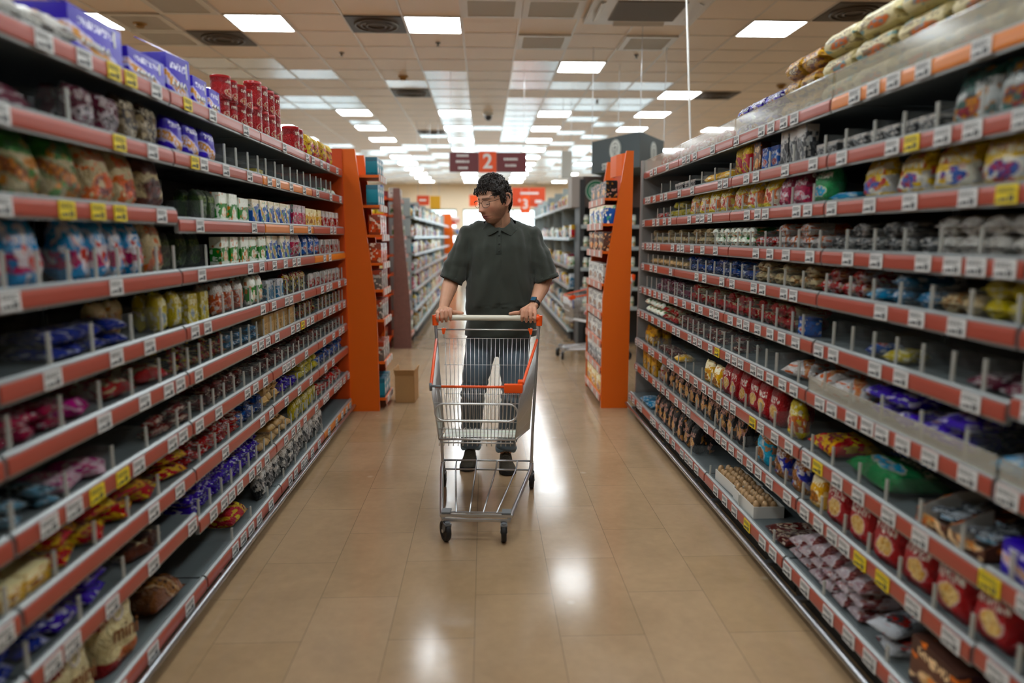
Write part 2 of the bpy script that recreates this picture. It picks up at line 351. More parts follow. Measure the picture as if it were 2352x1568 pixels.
# sprinklers and detectors
for n, (x, y, big, d) in enumerate([(GX + .3, GY + 1.0, 0, 'just behind the middle front lamp'), (GX - .9, GY + 1.5, 0, 'left, behind the front lamps'), (GX + 2.7, GY + 1.47, 0, 'right of the nearest right lamp'), (GX + 2.7, GY + 4.5, 0, 'far right near the far lamps')]):
    bm = BM(); lathe(bm, [(.03, 0), (.03, -.006), (.012, -.01), (.01, -.03), (.02, -.034), (.02, -.037)][::-1], 14)
    tag(obj('sprinkler', bm, mat('sprinkler_metal', '#6b665c', .4, .7), loc=(x, y, CEIL - .003), smooth=True, angle=40), 'small metal ceiling sprinkler ' + d, 'sprinkler', 'ceiling sprinklers')
for x, y, d in [(GX - .3, GY + 2.75, 'left of the middle row'), (GX - 2.75, GY + .33, 'above the purple boxes at left'), (GX + 5.2, GY + 3.1, 'above the yellow rolls at right')]:
    t = empty('smoke_detector', (x, y, CEIL - .003)); bm = BM(); lathe(bm, [(.07, 0), (.07, -.018), (.055, -.022)][::-1], 24); obj('base', bm, mat('detector_tan', '#b08a4c', .5), t, smooth=True, angle=40)
    bm = BM(); lathe(bm, [(.045, -.022), (.045, -.045), (.03, -.055)][::-1], 24); obj('sensor_head', bm, mat('detector_brass', '#9a7436', .5), t, smooth=True, angle=40)
    tag(t, 'round tan smoke detector on the ceiling ' + d, 'smoke detector', 'ceiling smoke detectors')
t = empty('dome_camera', (GX + .9, GY + .6 * 9.4, CEIL)); bm = BM(); lathe(bm, [(.09, 0), (.09, -.05), (.07, -.06)][::-1], 20); obj('housing', bm, M['white'], t, smooth=True, angle=40)
bm = BM(); lathe(bm, [(.07, -.06), (.065, -.1), (.045, -.13), (.01, -.142)][::-1], 20); obj('dome', bm, mat('dome_dark', '#4a4a4c', .15), t, smooth=True)
tag(t, 'white dome security camera hanging above the aisle number sign', 'security camera')

# walls
m_wall = mat('cream_wall', '#ead9bd', .7, bump=.02)
bm = BM(); box(bm, -XW, XW, YE, YE + .15, 2.55, CEIL + .12); box(bm, -XW, XW, YE, YE + .15, 0, .55)
for x in (-XW, -5.2, -1.2, 2.3, 5.2, 8.7): box(bm, x, x + .3, YE, YE + .15, .55, 2.55)
struct(obj('wall_back', bm, m_wall))
for s, n in ((-1, 'wall_left'), (1, 'wall_right')):
    bm = BM(); box(bm, *( (-XW - .15, -XW) if s < 0 else (XW, XW + .15)), YB, YE, 0, CEIL + .12); struct(obj(n, bm, m_wall))
bm = BM(); box(bm, -XW, XW, YB - .15, YB, 0, CEIL + .12); struct(obj('wall_front', bm, m_wall))
# daylight through the shop windows at the back
m_day = mat('daylight_outside', '#dff2ff', .5, emit=2.6)
m_glass = mat('window_glass', '#d8ece6', .05, trans=.9, alpha=.25)
m_fr = mat('green_window_frame', '#2f5a4c', .4)
xs = [-XW + .3, -5.2, -4.9, -1.2, -.9, 2.3, 2.6, 5.2, 5.5, 8.7]
for j in range(0, 10, 2):
    x0, x1 = xs[j], xs[j + 1]
    bm = BM(); nmu = max(1, round((x1 - x0) / 1.2))
    for q_ in range(nmu + 1):
        xx = x0 + (x1 - x0) * q_ / nmu; box(bm, xx - .03, xx + .03, YE + .01, YE + .09, .55, 2.55)
    box(bm, x0, x1, YE + .01, YE + .09, .55, .61); box(bm, x0, x1, YE + .01, YE + .09, 2.49, 2.55)
    w = struct(obj('window_%d' % (j // 2 + 1), bm, m_fr)); bm = BM(); box(bm, x0, x1, YE + .05, YE + .056, .6, 2.5); obj('pane', bm, m_glass, w)
bm = BM(); box(bm, -XW, XW, YE + 1.2, YE + 1.25, -.1, 3.6); o = obj('daylit_street', bm, m_day); struct(o)
# ================================================================ gondola shelving on both sides of the aisle
LZ = [1.877, 1.674, 1.44, 1.254, 1.049, .881, .694, .513, .345, .088]
RZ = [1.866, 1.67, 1.50, 1.325, 1.167, .985, .80, .57, .365, .125]
LXF = [1.09] * 9 + [1.075]
RXF = [1.25, 1.25, 1.25, 1.25, 1.245, 1.24, 1.225, 1.215, 1.215, 1.175]
BAYS = [(.577, 1.577), (1.577, 2.577), (2.577, 3.577), (3.577, 4.577), (4.577, 5.577)]
def lev(side, l, b):
    """fascia height of level l (0 = top) in bay b (0 = nearest)"""
    z = (LZ if side < 0 else RZ)[l]
    if side < 0 and l == 2 and b <= 1: z += .03
    if side < 0 and l == 8 and b >= 2: z -= .035
    if side > 0 and l == 5 and b == 0: z += .02
    if side > 0 and l in (7, 8) and b == 0: z += .01
    return z
def facex(side, l): return (LXF if side < 0 else RXF)[l]
W1 = .988
def shelf_mesh(depth, thick=.026):
    bm = BM(); box(bm, -W1 / 2, W1 / 2, .012, depth, .022 - thick, .022, 0)
    prism(bm, [(-.004, -.03), (.010, -.03), (.014, .028), (.004, .03), (-.004, .024)], -W1 / 2, W1 / 2, 'x', 1)
    return mesh_of('shelf', bm, [M['liner'], M['lip']])
def strip_mesh(m, n):
    bm = BM(); prism(bm, [(-.0085, -.022), (-.004, -.022), (-.004, .019), (-.0075, .019), (-.0095, .008), (-.0095, -.012)], -W1 / 2 + .002, W1 / 2 - .002, 'x')
    return mesh_of(n, bm, m)
me_shelf = shelf_mesh(.46); me_base = shelf_mesh(.52, .03)
me_strip = strip_mesh(M['strip'], 'price_strip'); me_strip_o = strip_mesh(M['strip_o'], 'price_strip')
def card_mesh(m, seed):
    rnd = random.Random(seed); bm = BM(); w = .036; box(bm, -w, w, -.0125, -.0105, -.025, .021)
    for z in (.013, .008, .003): 
        x = -.03
        while x < .02:
            l = rnd.uniform(.005, .013); box(bm, x, x + l, -.0131, -.0125, z - .0012, z + .0012, 1); x += l + .003
    box(bm, .008, .014, -.0131, -.0125, -.02, -.004, 1); box(bm, .017, .026, -.0131, -.0125, -.02, -.004, 1); box(bm, -.02, .003, -.0131, -.0125, -.018, -.01, 1)
    for k in range(8): box(bm, -.031 + k * .0028, -.0300 + k * .0028 + .0008, -.0131, -.0125, -.02, -.012, 1) if k < 3 else None
    return mesh_of('price_card', bm, [m, M['ink']])
me_cards = [card_mesh(M['tagw'], s) for s in range(3)]; me_cardy = card_mesh(M['tagy'], 9)
def divider_mesh(h, d):
    bm = BM(); box(bm, -.001, .001, .02, d, .023, .023 + h, 0)
    box(bm, -.007, .007, .006, .012, .022, .023 + h, 1, bev=.001)
    return mesh_of('divider', bm, [M['clear'], M['clear_lip']])
me_div = {h: divider_mesh(h, .36) for h in (.06, .075, .09)}
def guard_mesh(h):
    bm = BM(); box(bm, -W1 / 2, W1 / 2, -.002, .001, .024, .024 + h)
    tube(bm, [(-W1 / 2, 0, .024 + h), (W1 / 2, 0, .024 + h)], .003, 6)
    return mesh_of('front_guard', bm, M['guard'])
me_guard = guard_mesh(.085)
# dividers: (side, level) -> list of (y0, y1, spacing)
DIV = {(-1, 0): [], (-1, 1): [(1.98, 2.1, .5), (3.12, 5.3, .15)], (-1, 2): [(2.84, 3.0, .3)], (-1, 3): [(1.66, 2.56, .13), (2.85, 3.0, .3), (4.3, 5.5, .16)],
       (-1, 4): [(1.8, 2.6, .21), (3.0, 5.5, .12)], (-1, 5): [(1.62, 2.4, .2), (2.5, 5.5, .115)], (-1, 6): [(1.6, 2.5, .22), (2.6, 5.5, .12)],
       (-1, 7): [(1.55, 2.5, .2), (2.66, 5.4, .16)], (-1, 8): [(1.6, 2.5, .22), (2.62, 5.4, .12)], (-1, 9): [(2.9, 4.6, .25)],
       (1, 0): [], (1, 1): [(1.62, 2.7, .17), (2.9, 5.2, .24)], (1, 2): [(2.7, 5.2, .19)], (1, 3): [(1.6, 5.4, .17)], (1, 4): [(1.6, 5.4, .16)],
       (1, 5): [(1.55, 2.8, .13), (2.8, 5.4, .16)], (1, 6): [(1.5, 2.9, .2), (2.9, 4.4, .11)], (1, 7): [(1.5, 5.3, .17)], (1, 8): [(1.45, 5.2, .16)], (1, 9): [(1.5, 5.2, .4)]}
YEL = {(-1, 2): [1.9, 2.05, 2.17], (-1, 6): [2.06, 1.92], (-1, 0): [2.3, 2.72, 2.2], (-1, 1): [2.2, 2.75], (1, 1): [2.06], (1, 2): [1.66], (1, 8): [2.10, 1.97], (1, 7): [2.42, 3.05, 1.54], (1, 6): [3.6], (1, 9): [2.95], (-1, 5): [4.2]}
SN = {-1: 'left', 1: 'right'}
for side in (-1, 1):
    for b, (y0, y1) in enumerate(BAYS):
        rnd = random.Random(side * 10 + b)
        yc = (y0 + y1) / 2; X0 = 1.09 if side < 0 else 1.25
        t = empty('shelving_bay', (side * X0, yc, 0), (0, 0, -side * PI / 2))
        tag(t, '%s bay from the camera in the %s aisle shelving, grey with red price strips' % (['nearest', 'second', 'third', 'fourth', 'last'][b], SN[side]), 'shelving', SN[side] + ' aisle shelving bays')
        D = .49
        bm = BM(); box(bm, -W1 / 2, W1 / 2, D, D + .02, .1, LZ[0] + (.02 if side < 0 else .12)); 
        obj('back_panel', bm, M['steel_dark'], t)
        for e in (-.484, .484):
            bm = BM(); box(bm, e - .013, e + .013, D + .0, D + .07, .0, 1.93); 
            for k in range(28): box(bm, e - .004, e + .004, D - .002, D, .15 + k * .062, .19 + k * .062)
            obj('upright', bm, M['steel'], t)
        bx = X0 - facex(side, 9)     # base stands out farther than the upper shelves
        bm = BM(); box(bm, -W1 / 2, W1 / 2, -bx + .05, D, 0, .06, 0); obj('kick_plate', bm, M['kick'], t)
        bm = BM(); tube(bm, [(-.499, -bx - .025, .055), (.499, -bx - .025, .055)], .013, 10)
        for xx in (-.35, .35): box(bm, xx - .015, xx + .015, -bx - .02, -bx + .06, .048, .062)
        obj('bumper_rail', bm, M['rail'], t, smooth=True, angle=40)
        for l in range(10):
            z = lev(side, l, b); ly = X0 - facex(side, l)
            sh = inst('shelf', me_base if l == 9 else me_shelf, t, (0, -ly, z)); sh['label'] = '%s shelf from the top' % ORD[l + 1] if l else 'topmost shelf'
            o_strip = (side < 0 and ((b == 3 and l in (1, 2)) or (b == 4 and l in (3, 9)))) or (side > 0 and b <= 1 and l == 0)
            inst('price_strip', me_strip_o if o_strip else me_strip, sh)
            if l > 0 and l < 9:
                bm_ = None
                for e in (-.485, .485): inst('bracket', BR if 'BR' in globals() else globals().setdefault('BR', mesh_of('bracket', (lambda q: (prism(q, [(.06, 0), (.46, 0), (.46, -.06), (.3, -.035)], -.0015, .0015, 'x'), q)[1])(BM()), M['steel'])), sh)
            # price cards, spread along the strip
            ys = [y for y in YEL.get((side, l), []) if y0 < y < y1]
            used = [(y, 1) for y in ys]
            n = rnd.choice((2, 3, 3, 4, 5)) + (2 if l in (5, 6, 8, 9) or side > 0 and l > 5 else 0) + (1 if side > 0 else 0) - (1 if side < 0 and l < 4 else 0); tries = 0
            while n and tries < 60:
                tries += 1; y = rnd.uniform(y0 + .05, y1 - .05)
                if all(abs(y - u[0]) > .082 for u in used): used.append((y, 0)); n -= 1
            for y, yel in used:
                inst('price_card', me_cardy if yel else rnd.choice(me_cards), sh, ((y - yc) * (1 if side < 0 else -1), 0, rnd.uniform(-.001, .001)))
            for a, e, st in DIV[(side, l)]:
                y = a
                while y < e:
                    if y0 + .01 < y < y1 - .01:
                        h = .06 if l == 9 else (.09 if (side < 0 and l in (1, 3, 4, 5)) or (side > 0 and l in (5, 6)) else .075)
                        inst('divider', me_div[h], sh, ((y - yc) * (1 if side < 0 else -1), 0, 0))
                    y += st * rnd.uniform(.92, 1.08)
            if side > 0 and l == 0: inst('front_guard', me_guard, sh)
            if side > 0 and l == 6 and b <= 1: inst('front_guard', me_guard, sh, (0, 0, -.01), sc=(1, 1, .8))
# orange end units
def end_unit(side):
    t = empty('end_display', ((-.95 if side < 0 else 1.07), 5.8, 0))
    s = side
    if s < 0: out, inn = -1.10, lambda z: -.855 - .135 * max(0, min(1, (z - .85) / 1.2)); y = 5.60; top = 2.06
    else: out, inn = 1.172, lambda z: (.950 + .165 * (max(0, min(1, (z - .95) / 1.1)) ** 1.1)); y = 5.632; top = 2.06
    zs = [0, .2, .35, .6, .9, 1.2, 1.5, 1.7, 1.85, top]
    ou = (lambda z: out)
    poly = [(ou(z) - t.location.x, z) for z in zs] + [(inn(z) - t.location.x, z) for z in zs[::-1]]
    bm = BM(); prism(bm, poly, y - 5.8, y - 5.8 + .035); obj('side_panel', bm, M['orange'], t)
    Y1 = 6.02 if s < 0 else 6.5
    bm = BM(); prism(bm, poly, Y1 - 5.8, Y1 - 5.8 + .03); obj('side_panel', bm, M['orange'], t)
    bx0 = (out if s < 0 else out - .02) - t.location.x
    bm = BM(); box(bm, min(bx0, bx0 - s * -.02), max(bx0, bx0 - s * -.02), y - 5.8 + .03, Y1 - 5.8, 0, top - .15); obj('back_panel', bm, M['orange_d'], t)
    bm = BM()
    if s > 0:
        box(bm, 1.235 - t.location.x, 1.80 - t.location.x, 5.582 - 5.8, 5.60 - 5.8, .0, 1.98); box(bm, 1.225 - t.location.x, 1.245 - t.location.x, 5.58 - 5.8, 5.605 - 5.8, 0, 1.98)
        for k in range(30): box(bm, 1.26 - t.location.x, 1.78 - t.location.x, 5.580 - 5.8, 5.582 - 5.8, .1 + k * .062, .112 + k * .062)
        obj('slotted_side_panel', bm, mat('pale_grey_end_panel', '#9d9893', .5, .1), t, label='pale grey slotted panel')
    else:
        box(bm, -1.62 - t.location.x, -1.085 - t.location.x, 5.585 - 5.8, 5.60 - 5.8, 0, 2.06)
        obj('rear_side_panel', bm, M['orange_d'], t)
    res = []
    zl = [.10, .40, .74, .98, 1.19, 1.41, 1.64, 1.87] if s < 0 else [.10, .33, .55, .78, 1.02, 1.28, 1.50, 1.70]
    for k, z in enumerate(zl):
        xf = (-.805 if s < 0 else .945) + s * .012 * (z > 1.6); 
        bm = BM(); a, c = sorted((out, xf)); box(bm, a - t.location.x, c - t.location.x, y - 5.8 + .035, Y1 - 5.8, z - .02, z); sh = obj('shelf', bm, M['orange'], t)
        bm = BM(); a, c = sorted((xf, xf - s * .006)); box(bm, a - t.location.x, c - t.location.x, y - 5.8 + .035, Y1 - 5.8, z - .05, z + .006); obj('price_strip', bm, mat('salmon_end_strip', '#cf8f7a', .4), sh)
        for j in range(3):
            yy = y - 5.8 + .1 + j * (Y1 - y) * .3; a, c = sorted((xf - s * .006, xf - s * .009)); bm = BM(); box(bm, a - t.location.x, c - t.location.x, yy, yy + .07, z - .045, z); obj('price_card', bm, M['tagw'], sh)
        res.append((z, xf))
    if s > 0:
        bm = BM(); pts = [(1.02 + .012 * math.cos(a), 5.64 + .3 * a / 3) for a in (0, 1, 2, 3)]
        # curved orange head board leaning back from the top of the panel
        P = [(.0, 5.68), (-.03, 5.74), (-.055, 5.84), (-.07, 6.02)]
        for (xa, ya), (xb, yb) in zip(P, P[1:]):
            va = [bm.verts.new((1.14 + xa - t.location.x, ya - 5.8, 1.88)), bm.verts.new((1.14 + xb - t.location.x, yb - 5.8, 1.88)), bm.verts.new((1.14 + xb - t.location.x, yb - 5.8, 2.05)), bm.verts.new((1.14 + xa - t.location.x, ya - 5.8, 2.05))]
            bm.faces.new(va)
        bmesh.ops.remove_doubles(bm, verts=bm.verts, dist=1e-4); bmesh.ops.solidify(bm, geom=bm.faces, thickness=.012)
        obj('header_board', bm, mat('bright_orange_board', '#f2660f', .4), t)
    tag(t, 'tall tapering orange end display at the far end of the %s shelving' % SN[side], 'display', 'orange end displays')
    return res, y + .05, Y1 - .02
EL, ELy0, ELy1 = end_unit(-1)
ER, ERy0, ERy1 = end_unit(1)
# ================================================================ goods
TH = {  # name: (colours body, band, picture a, picture b), seed, roughness, lettering, words
 'purple': ('#4a3fb0', '#3a2f9a', '#d9d6ee', '#c58a3c', 1, .35, '#e8e6f6', 'purple'),
 'violet': ('#5a46c4', '#2c2475', '#e8dff0', '#b05a3c', 2, .25, '#f0eefc', 'glossy violet'),
 'redtin': ('#c01a20', '#9b1016', '#e9d9b0', '#c01a20', 3, .28, '#f3e6d4', 'red'),
 'redy': ('#c8161c', '#e8b414', '#e8c24a', '#8c1010', 4, .25, '#f7e05a', 'red and yellow'),
 'yelgold': ('#e0a80e', '#c98a06', '#7a3a1c', '#e8d9b0', 5, .3, '#6a2418', 'golden yellow'),
 'beige': ('#cfc49c', '#b8ac80', '#4d8a94', '#c86a32', 6, .4, '#70604a', 'beige'),
 'greencr': ('#cdbf9a', '#3f8a3a', '#d98a34', '#8a4a1c', 7, .3, '#2d6a2c', 'beige and green'),
 'orangecr': ('#cdbb92', '#cfc09a', '#e2601a', '#7a2a1c', 8, .3, '#e2601a', 'beige and orange'),
 'browncr': ('#c9b890', '#5c2c1e', '#6e3424', '#3d1c14', 9, .3, '#4a2218', 'beige and brown'),
 'magenta': ('#b80f5c', '#2c9ad8', '#e9e4e8', '#d83a2a', 10, .25, '#f6f6fa', 'magenta and blue'),
 'cherry': ('#b4124c', '#8e0c3a', '#e05a70', '#f0d0d8', 11, .25, '#f8e8ee', 'dark pink'),
 'maroon': ('#5c2030', '#7a3a4c', '#cfc4c8', '#2c1218', 12, .2, '#e8dcdc', 'maroon and silver'),
 'bronze': ('#6a5a42', '#3c3226', '#b8a684', '#2a2018', 13, .2, '#d8cbb0', 'brown and gold'),
 'green': ('#2f7a34', '#dfe6d8', '#c8753c', '#e8e0c8', 14, .35, '#f0f4ea', 'green and white'),
 'dkgreen': ('#2c4a1c', '#1c3214', '#4a6a2c', '#20381a', 15, .3, '#8aa060', 'dark green'),
 'bluebox': ('#1450a0', '#e3d8bc', '#58a078', '#c89a5a', 16, .35, '#f2f2ea', 'blue and cream'),
 'pinkw': ('#d84a6a', '#f0dce0', '#66a080', '#e05a70', 17, .3, '#ffffff', 'pink and white'),
 'mustard': ('#d8a83c', '#e8dcae', '#c07a2c', '#7a4a1c', 18, .35, '#fff6dc', 'mustard yellow'),
 'redw': ('#c23232', '#e9e2dc', '#e8c8a0', '#8c2020', 19, .25, '#ffffff', 'red and white'),
 'yellow': ('#d8c410', '#c8b008', '#dfe0cc', '#90a0a8', 20, .3, '#f4f0d0', 'bright yellow'),
 'orangep': ('#d8560e', '#e8e4dc', '#e87a2a', '#b83a0c', 21, .3, '#f6f2e8', 'orange and white'),
 'bluefoil': ('#2c3a9c', '#1c2670', '#6a70c0', '#c8ccd8', 22, .2, '#d8dcf0', 'dark blue foil'),
 'blue': ('#1a66c8', '#0f3f90', '#d8e2ee', '#c84a3a', 23, .25, '#f2f6fc', 'blue'),
 'bluew': ('#4a88b0', '#e2e6ea', '#404a58', '#8ab0c8', 24, .3, '#ffffff', 'pale blue and white'),
 'hotpink': ('#e0209a', '#b01074', '#f04ab0', '#7a0a50', 25, .2, '#ffd6f0', 'hot pink foil'),
 'creamred': ('#dcd2b0', '#a81c1c', '#c8bc96', '#a02020', 26, .25, '#a81c1c', 'cream and red'),
 'choc': ('#5c1c18', '#8a201c', '#c8b49a', '#3a100c', 27, .25, '#e8dccb', 'dark red chocolate'),
 'darkbar': ('#1f2a24', '#8a1c1c', '#d8c040', '#302c28', 28, .25, '#d8d0a0', 'dark multicoloured'),
 'tan': ('#b8996c', '#a08050', '#d8c49a', '#8a6a3c', 29, .4, '#7a5a34', 'tan'),
 'silver': ('#a8acb0', '#d8dce0', '#c8342c', '#3c4044', 30, .18, '#303438', 'silver'),
 'lblue': ('#88b8d0', '#3c4450', '#c8e0ec', '#2c3038', 31, .2, '#e8f2f8', 'light blue foil'),
 'pinkfoil': ('#e8c8d4', '#c81c88', '#d8608a', '#f4e8ec', 32, .2, '#c81c88', 'white and pink foil'),
 'mini': ('#ded0a2', '#9c0c12', '#d07a26', '#b85a1c', 44, .3, '#e8dcb4', 'cream and dark red'),
 'loaf': ('#5c3a24', '#7a4c30', '#3a2214', '#8a6038', 34, .15, '#c8a880', 'brown'),
 'cream': ('#d8c8a0', '#c8a878', '#b87a3c', '#8a5028', 35, .3, '#6a3a20', 'cream'),
 'black': ('#16181a', '#101214', '#c89058', '#e0b478', 36, .3, '#d8a898', 'black'),
 'blackw': ('#1c2022', '#e4e0d8', '#8a8e90', '#303436', 37, .3, '#e8e8e4', 'black and white'),
 'teabis': ('#dfe4e0', '#2c6a60', '#d08a3a', '#8c1c2c', 38, .25, '#2c4a48', 'white and teal'),
 'yelw': ('#d9d9d4', '#e8c010', '#c8302a', '#2c5aa8', 39, .28, '#f8f4e0', 'yellow and white'),
 'yelor': ('#e0701c', '#f0d41c', '#f0e8d8', '#c83a1c', 40, .3, '#fff8dc', 'yellow and orange'),
 'greenbag': ('#12904a', '#0f7a3c', '#e8dcc8', '#3ab0d8', 41, .25, '#f4f4e8', 'bright green'),
 'cyan': ('#1c9ad0', '#48b4e0', '#d8e8ec', '#1c78b0', 42, .3, '#e8f4fa', 'bright blue'),
 'orwhite': ('#e6e0da', '#e2641c', '#e2641c', '#f0b080', 43, .22, '#ffffff', 'white and orange'),
 'redch': ('#b8101a', '#9c0c14', '#e0a85a', '#e8c88a', 45, .28, '#f4efe4', 'red snack'),
 'bluech': ('#1c2cb8', '#a8642c', '#c88a48', '#7a4420', 46, .28, '#f0f0f0', 'blue snack'),
 'cyanch': ('#48c0e8', '#d08a4c', '#d8985a', '#8a4c28', 47, .28, '#f0f0f0', 'sky blue snack'),
 'kraft': ('#5a3a2c', '#3c241c', '#e2762a', '#c8a070', 48, .5, '#e8c8a0', 'dark brown'),
 'pinkbis': ('#d8c8cc', '#b89098', '#c89088', '#8a4c4c', 49, .25, '#f4ecec', 'clear and pink'),
 'teal': ('#1f7a8c', '#14586a', '#c84a3a', '#d8dcd8', 50, .35, '#e8e8dc', 'teal'),
 'orbox': ('#c84a1c', '#8a4a3a', '#d8c0a8', '#7a3a2c', 51, .35, '#e8d8c8', 'rusty orange'),
 'greybox': ('#5a5550', '#8a3a28', '#a09488', '#34302c', 52, .35, '#c8c0b4', 'grey and rust'),
 'whiteb': ('#e4e2da', '#c8c4b8', '#5c3a28', '#b08050', 53, .3, '#4a3a34', 'white and brown'),
}
def tmat(th, lying=False):
    c = TH[th]; return pack_mat(th, *c[:4], seed=c[4], lying=lying, rough=c[5], text=c[6])
_P = {}
def pillow(w, h, d, th, lying=False, seed=0, gusset=False):
    rnd = random.Random(seed); bm = BM(); nu, nv = 10, 13; off = Vector((rnd.random() * 9, rnd.random() * 9, 0)); G = {}
    lean = rnd.uniform(-.12, .12) * w; 
    for s in (1, -1):
        for i in range(nu + 1):
            for j in range(nv + 1):
                u, v = i / nu, j / nv
                if (i in (0, nu) or j in (0, nv)) and s < 0: G[s, i, j] = G[1, i, j]; continue
                eu = 1 - abs(2 * u - 1) ** 4.5; vv = v
                if gusset: ev = (1 - max(0, (v - .12) / .88) ** 3.6) * min(1, .5 + v * 3)
                else: ev = 1 - abs(2 * v - 1) ** 4
                seal = 0 if (v > .93 or (v < .07 and not gusset)) else 1
                t = d / 2 * (max(eu, 0) ** .55) * (max(ev, 0) ** .7) * seal + .0012
                p = Vector((u * w * 16, v * h * 16, s * 3.1)) + off
                t *= 1 + (.22 * noise.noise(p) + .16 * noise.noise(p * 2.6)) * seal
                x = (u - .5) * w * (1 - .07 * (ev if not gusset else ev * .6)) + lean * v * v
                x += .004 * noise.noise(p * .7 + Vector((5, 5, 5)))
                z = v * h + .006 * noise.noise(Vector((u * 5, 3, 1)) + off) * (1 if j else 0)
                if gusset and j == 0: z = 0
                if lying:
                    zz = s * t if s > 0 else -t * .55
                    co = (x, z + .004, d * .28 + zz)
                else: co = (x, d / 2 - s * t, max(z, 0))
                G[s, i, j] = bm.verts.new(co)
    for s in (1, -1):
        for i in range(nu):
            for j in range(nv):
                f = [G[s, i, j], G[s, i + 1, j], G[s, i + 1, j + 1], G[s, i, j + 1]]
                f = list(dict.fromkeys(f))
                try: bm.faces.new(f if s > 0 else f[::-1])
                except ValueError: pass
    if lying:
        mz = min(v.co.z for v in bm.verts)
        for v in bm.verts: v.co.z -= mz
    return mesh_of('bag', bm, tmat(th, lying), True)
def rollpack(L, r, th, axis='x', seed=0, flat=.85):
    rnd = random.Random(seed); bm = BM(); n = 12; seg = 14; rings = []
    xs = [-.5, -.44, -.425, -.38, -.3, -.15, 0, .15, .3, .38, .425, .44, .5]
    for x in xs:
        a = abs(x); f = 1 if a <= .38 else (.8 if a < .43 else 0.06)
        ring = []
        for k in range(seg):
            t = 2 * PI * k / seg; cy, cz = math.cos(t), math.sin(t)
            wy = r * (1 if f > .5 else .95); wz = r * flat * f
            rr = 1 + .05 * noise.noise(Vector((x * 9, cy * 2, cz * 2 + seed)))
            ring.append(bm.verts.new((x * L, cy * wy * rr, r * flat + cz * wz * rr)))
        rings.append(ring)
    for A, B in zip(rings, rings[1:]):
        for k in range(seg): bm.faces.new([A[k], A[(k + 1) % seg], B[(k + 1) % seg], B[k]])
    bm.faces.new(rings[0][::-1]); bm.faces.new(rings[-1])
    if axis == 'y': bmesh.ops.rotate(bm, verts=bm.verts, matrix=Matrix.Rotation(PI / 2, 3, 'Z'))
    my = min(v.co.y for v in bm.verts)
    for v in bm.verts: v.co.y -= my
    return mesh_of('roll', bm, tmat(th, axis == 'y'), True, 50)
def cartonm(w, h, d, th):
    bm = BM(); box(bm, -w / 2, w / 2, 0, d, 0, h, bev=.0015)
    return mesh_of('carton', bm, tmat(th), True, 40)
def canparts(r, h, th):
    bm = BM(); lathe(bm, [(r * .97, 0), (r, .004), (r, h * .93), (r * .97, h * .94)], 22, cy=r); a = mesh_of('can', bm, tmat(th), True, 40)
    bm = BM(); lathe(bm, [(r * 1.02, h * .9), (r * 1.02, h * .985), (r * .98, h), (r * .9, h * .99)], 22, cy=r); b = mesh_of('lid', bm, mat('red_can_lid', '#a8161a', .3), True, 40)
    return [('can_body', a), ('lid', b)]
def trayparts(w, h, d, th, ctheme):
    bm = BM(); t = .003
    box(bm, -w / 2, w / 2, 0, d, 0, t); box(bm, -w / 2, w / 2, d - t, d, 0, h)
    for s in (-1, 1):
        x = s * (w / 2 - t / 2); prism(bm, [(0, 0), (d, 0), (d, h), (d * .45, h), (0, h * .45)], x - t / 2, x + t / 2, 'x')
    box(bm, -w / 2, w / 2, 0, t, 0, h * .4)
    for s in (-1, 1):
        x = s * (w / 2 - t - .0008); prism(bm, [(.003, .003), (d - .003, .003), (d - .003, h - .001), (d * .45, h - .001), (.003, h * .45)], x - .0004, x + .0004, 'x', 1)
    box(bm, -w / 2 + t, w / 2 - t, .0031, .0039, t, h * .4, 1)
    a = mesh_of('tray', bm, [tmat(th), mat('pale_tray_inside', '#c9c4ba', .6)]); bm = BM(); rnd = random.Random(3)
    for k in range(14):
        x, y, z = rnd.uniform(-w * .3, w * .3), rnd.uniform(d * .2, d * .75), h * rnd.uniform(.15, .55)
        m4 = Matrix.Rotation(rnd.uniform(0, 3), 3, 'Z') @ Matrix.Rotation(rnd.uniform(-.4, .4), 3, 'X'); vs = box(bm, x - .02, x + .02, y - .035, y + .035, z - .008, z + .008, bev=.003)
        vv = [v for v in bm.verts if v.is_valid and abs(v.co.x - x) < .03 and abs(v.co.y - y) < .045 and abs(v.co.z - z) < .02]
        bmesh.ops.rotate(bm, verts=vv, cent=(x, y, z), matrix=m4)
    for v in bm.verts:
        v.co.x = max(-w / 2 + t, min(w / 2 - t, v.co.x)); v.co.y = max(t * 1.5, min(d - t * 1.5, v.co.y)); v.co.z = max(t, v.co.z)
    b = mesh_of('contents', bm, tmat(ctheme), True, 40)
    return [('carton_tray', a), ('contents', b)]
def rounds_tray(w, h, d):
    bm = BM(); t = .003; box(bm, -w / 2, w / 2, 0, d, 0, t)
    for a in ((-w / 2, w / 2, 0, t), (-w / 2, w / 2, d - t, d), (-w / 2, -w / 2 + t, 0, d), (w / 2 - t, w / 2, 0, d)): box(bm, *a, 0, h * .55)
    a = mesh_of('tray', bm, mat('white_card_tray', '#d8d6ce', .5)); bm = BM(); rnd = random.Random(2)
    for i in range(int(w / .036)):
        for j in range(3):
            x = -w / 2 + .02 + i * .036; y = .022 + j * .04; z0 = .006
            vs = []
            bmesh.ops.create_uvsphere(bm, u_segments=8, v_segments=6, radius=.017, matrix=Matrix.Translation((x, y, h * .45 + .012 * rnd.random())) @ Matrix.Diagonal((1, 1, 1.6, 1)))
    b = mesh_of('contents', bm, mat('nut_rounds', '#b89468', .45, var=.75, vscale=70), True)
    return [('tray', a), ('contents', b)]
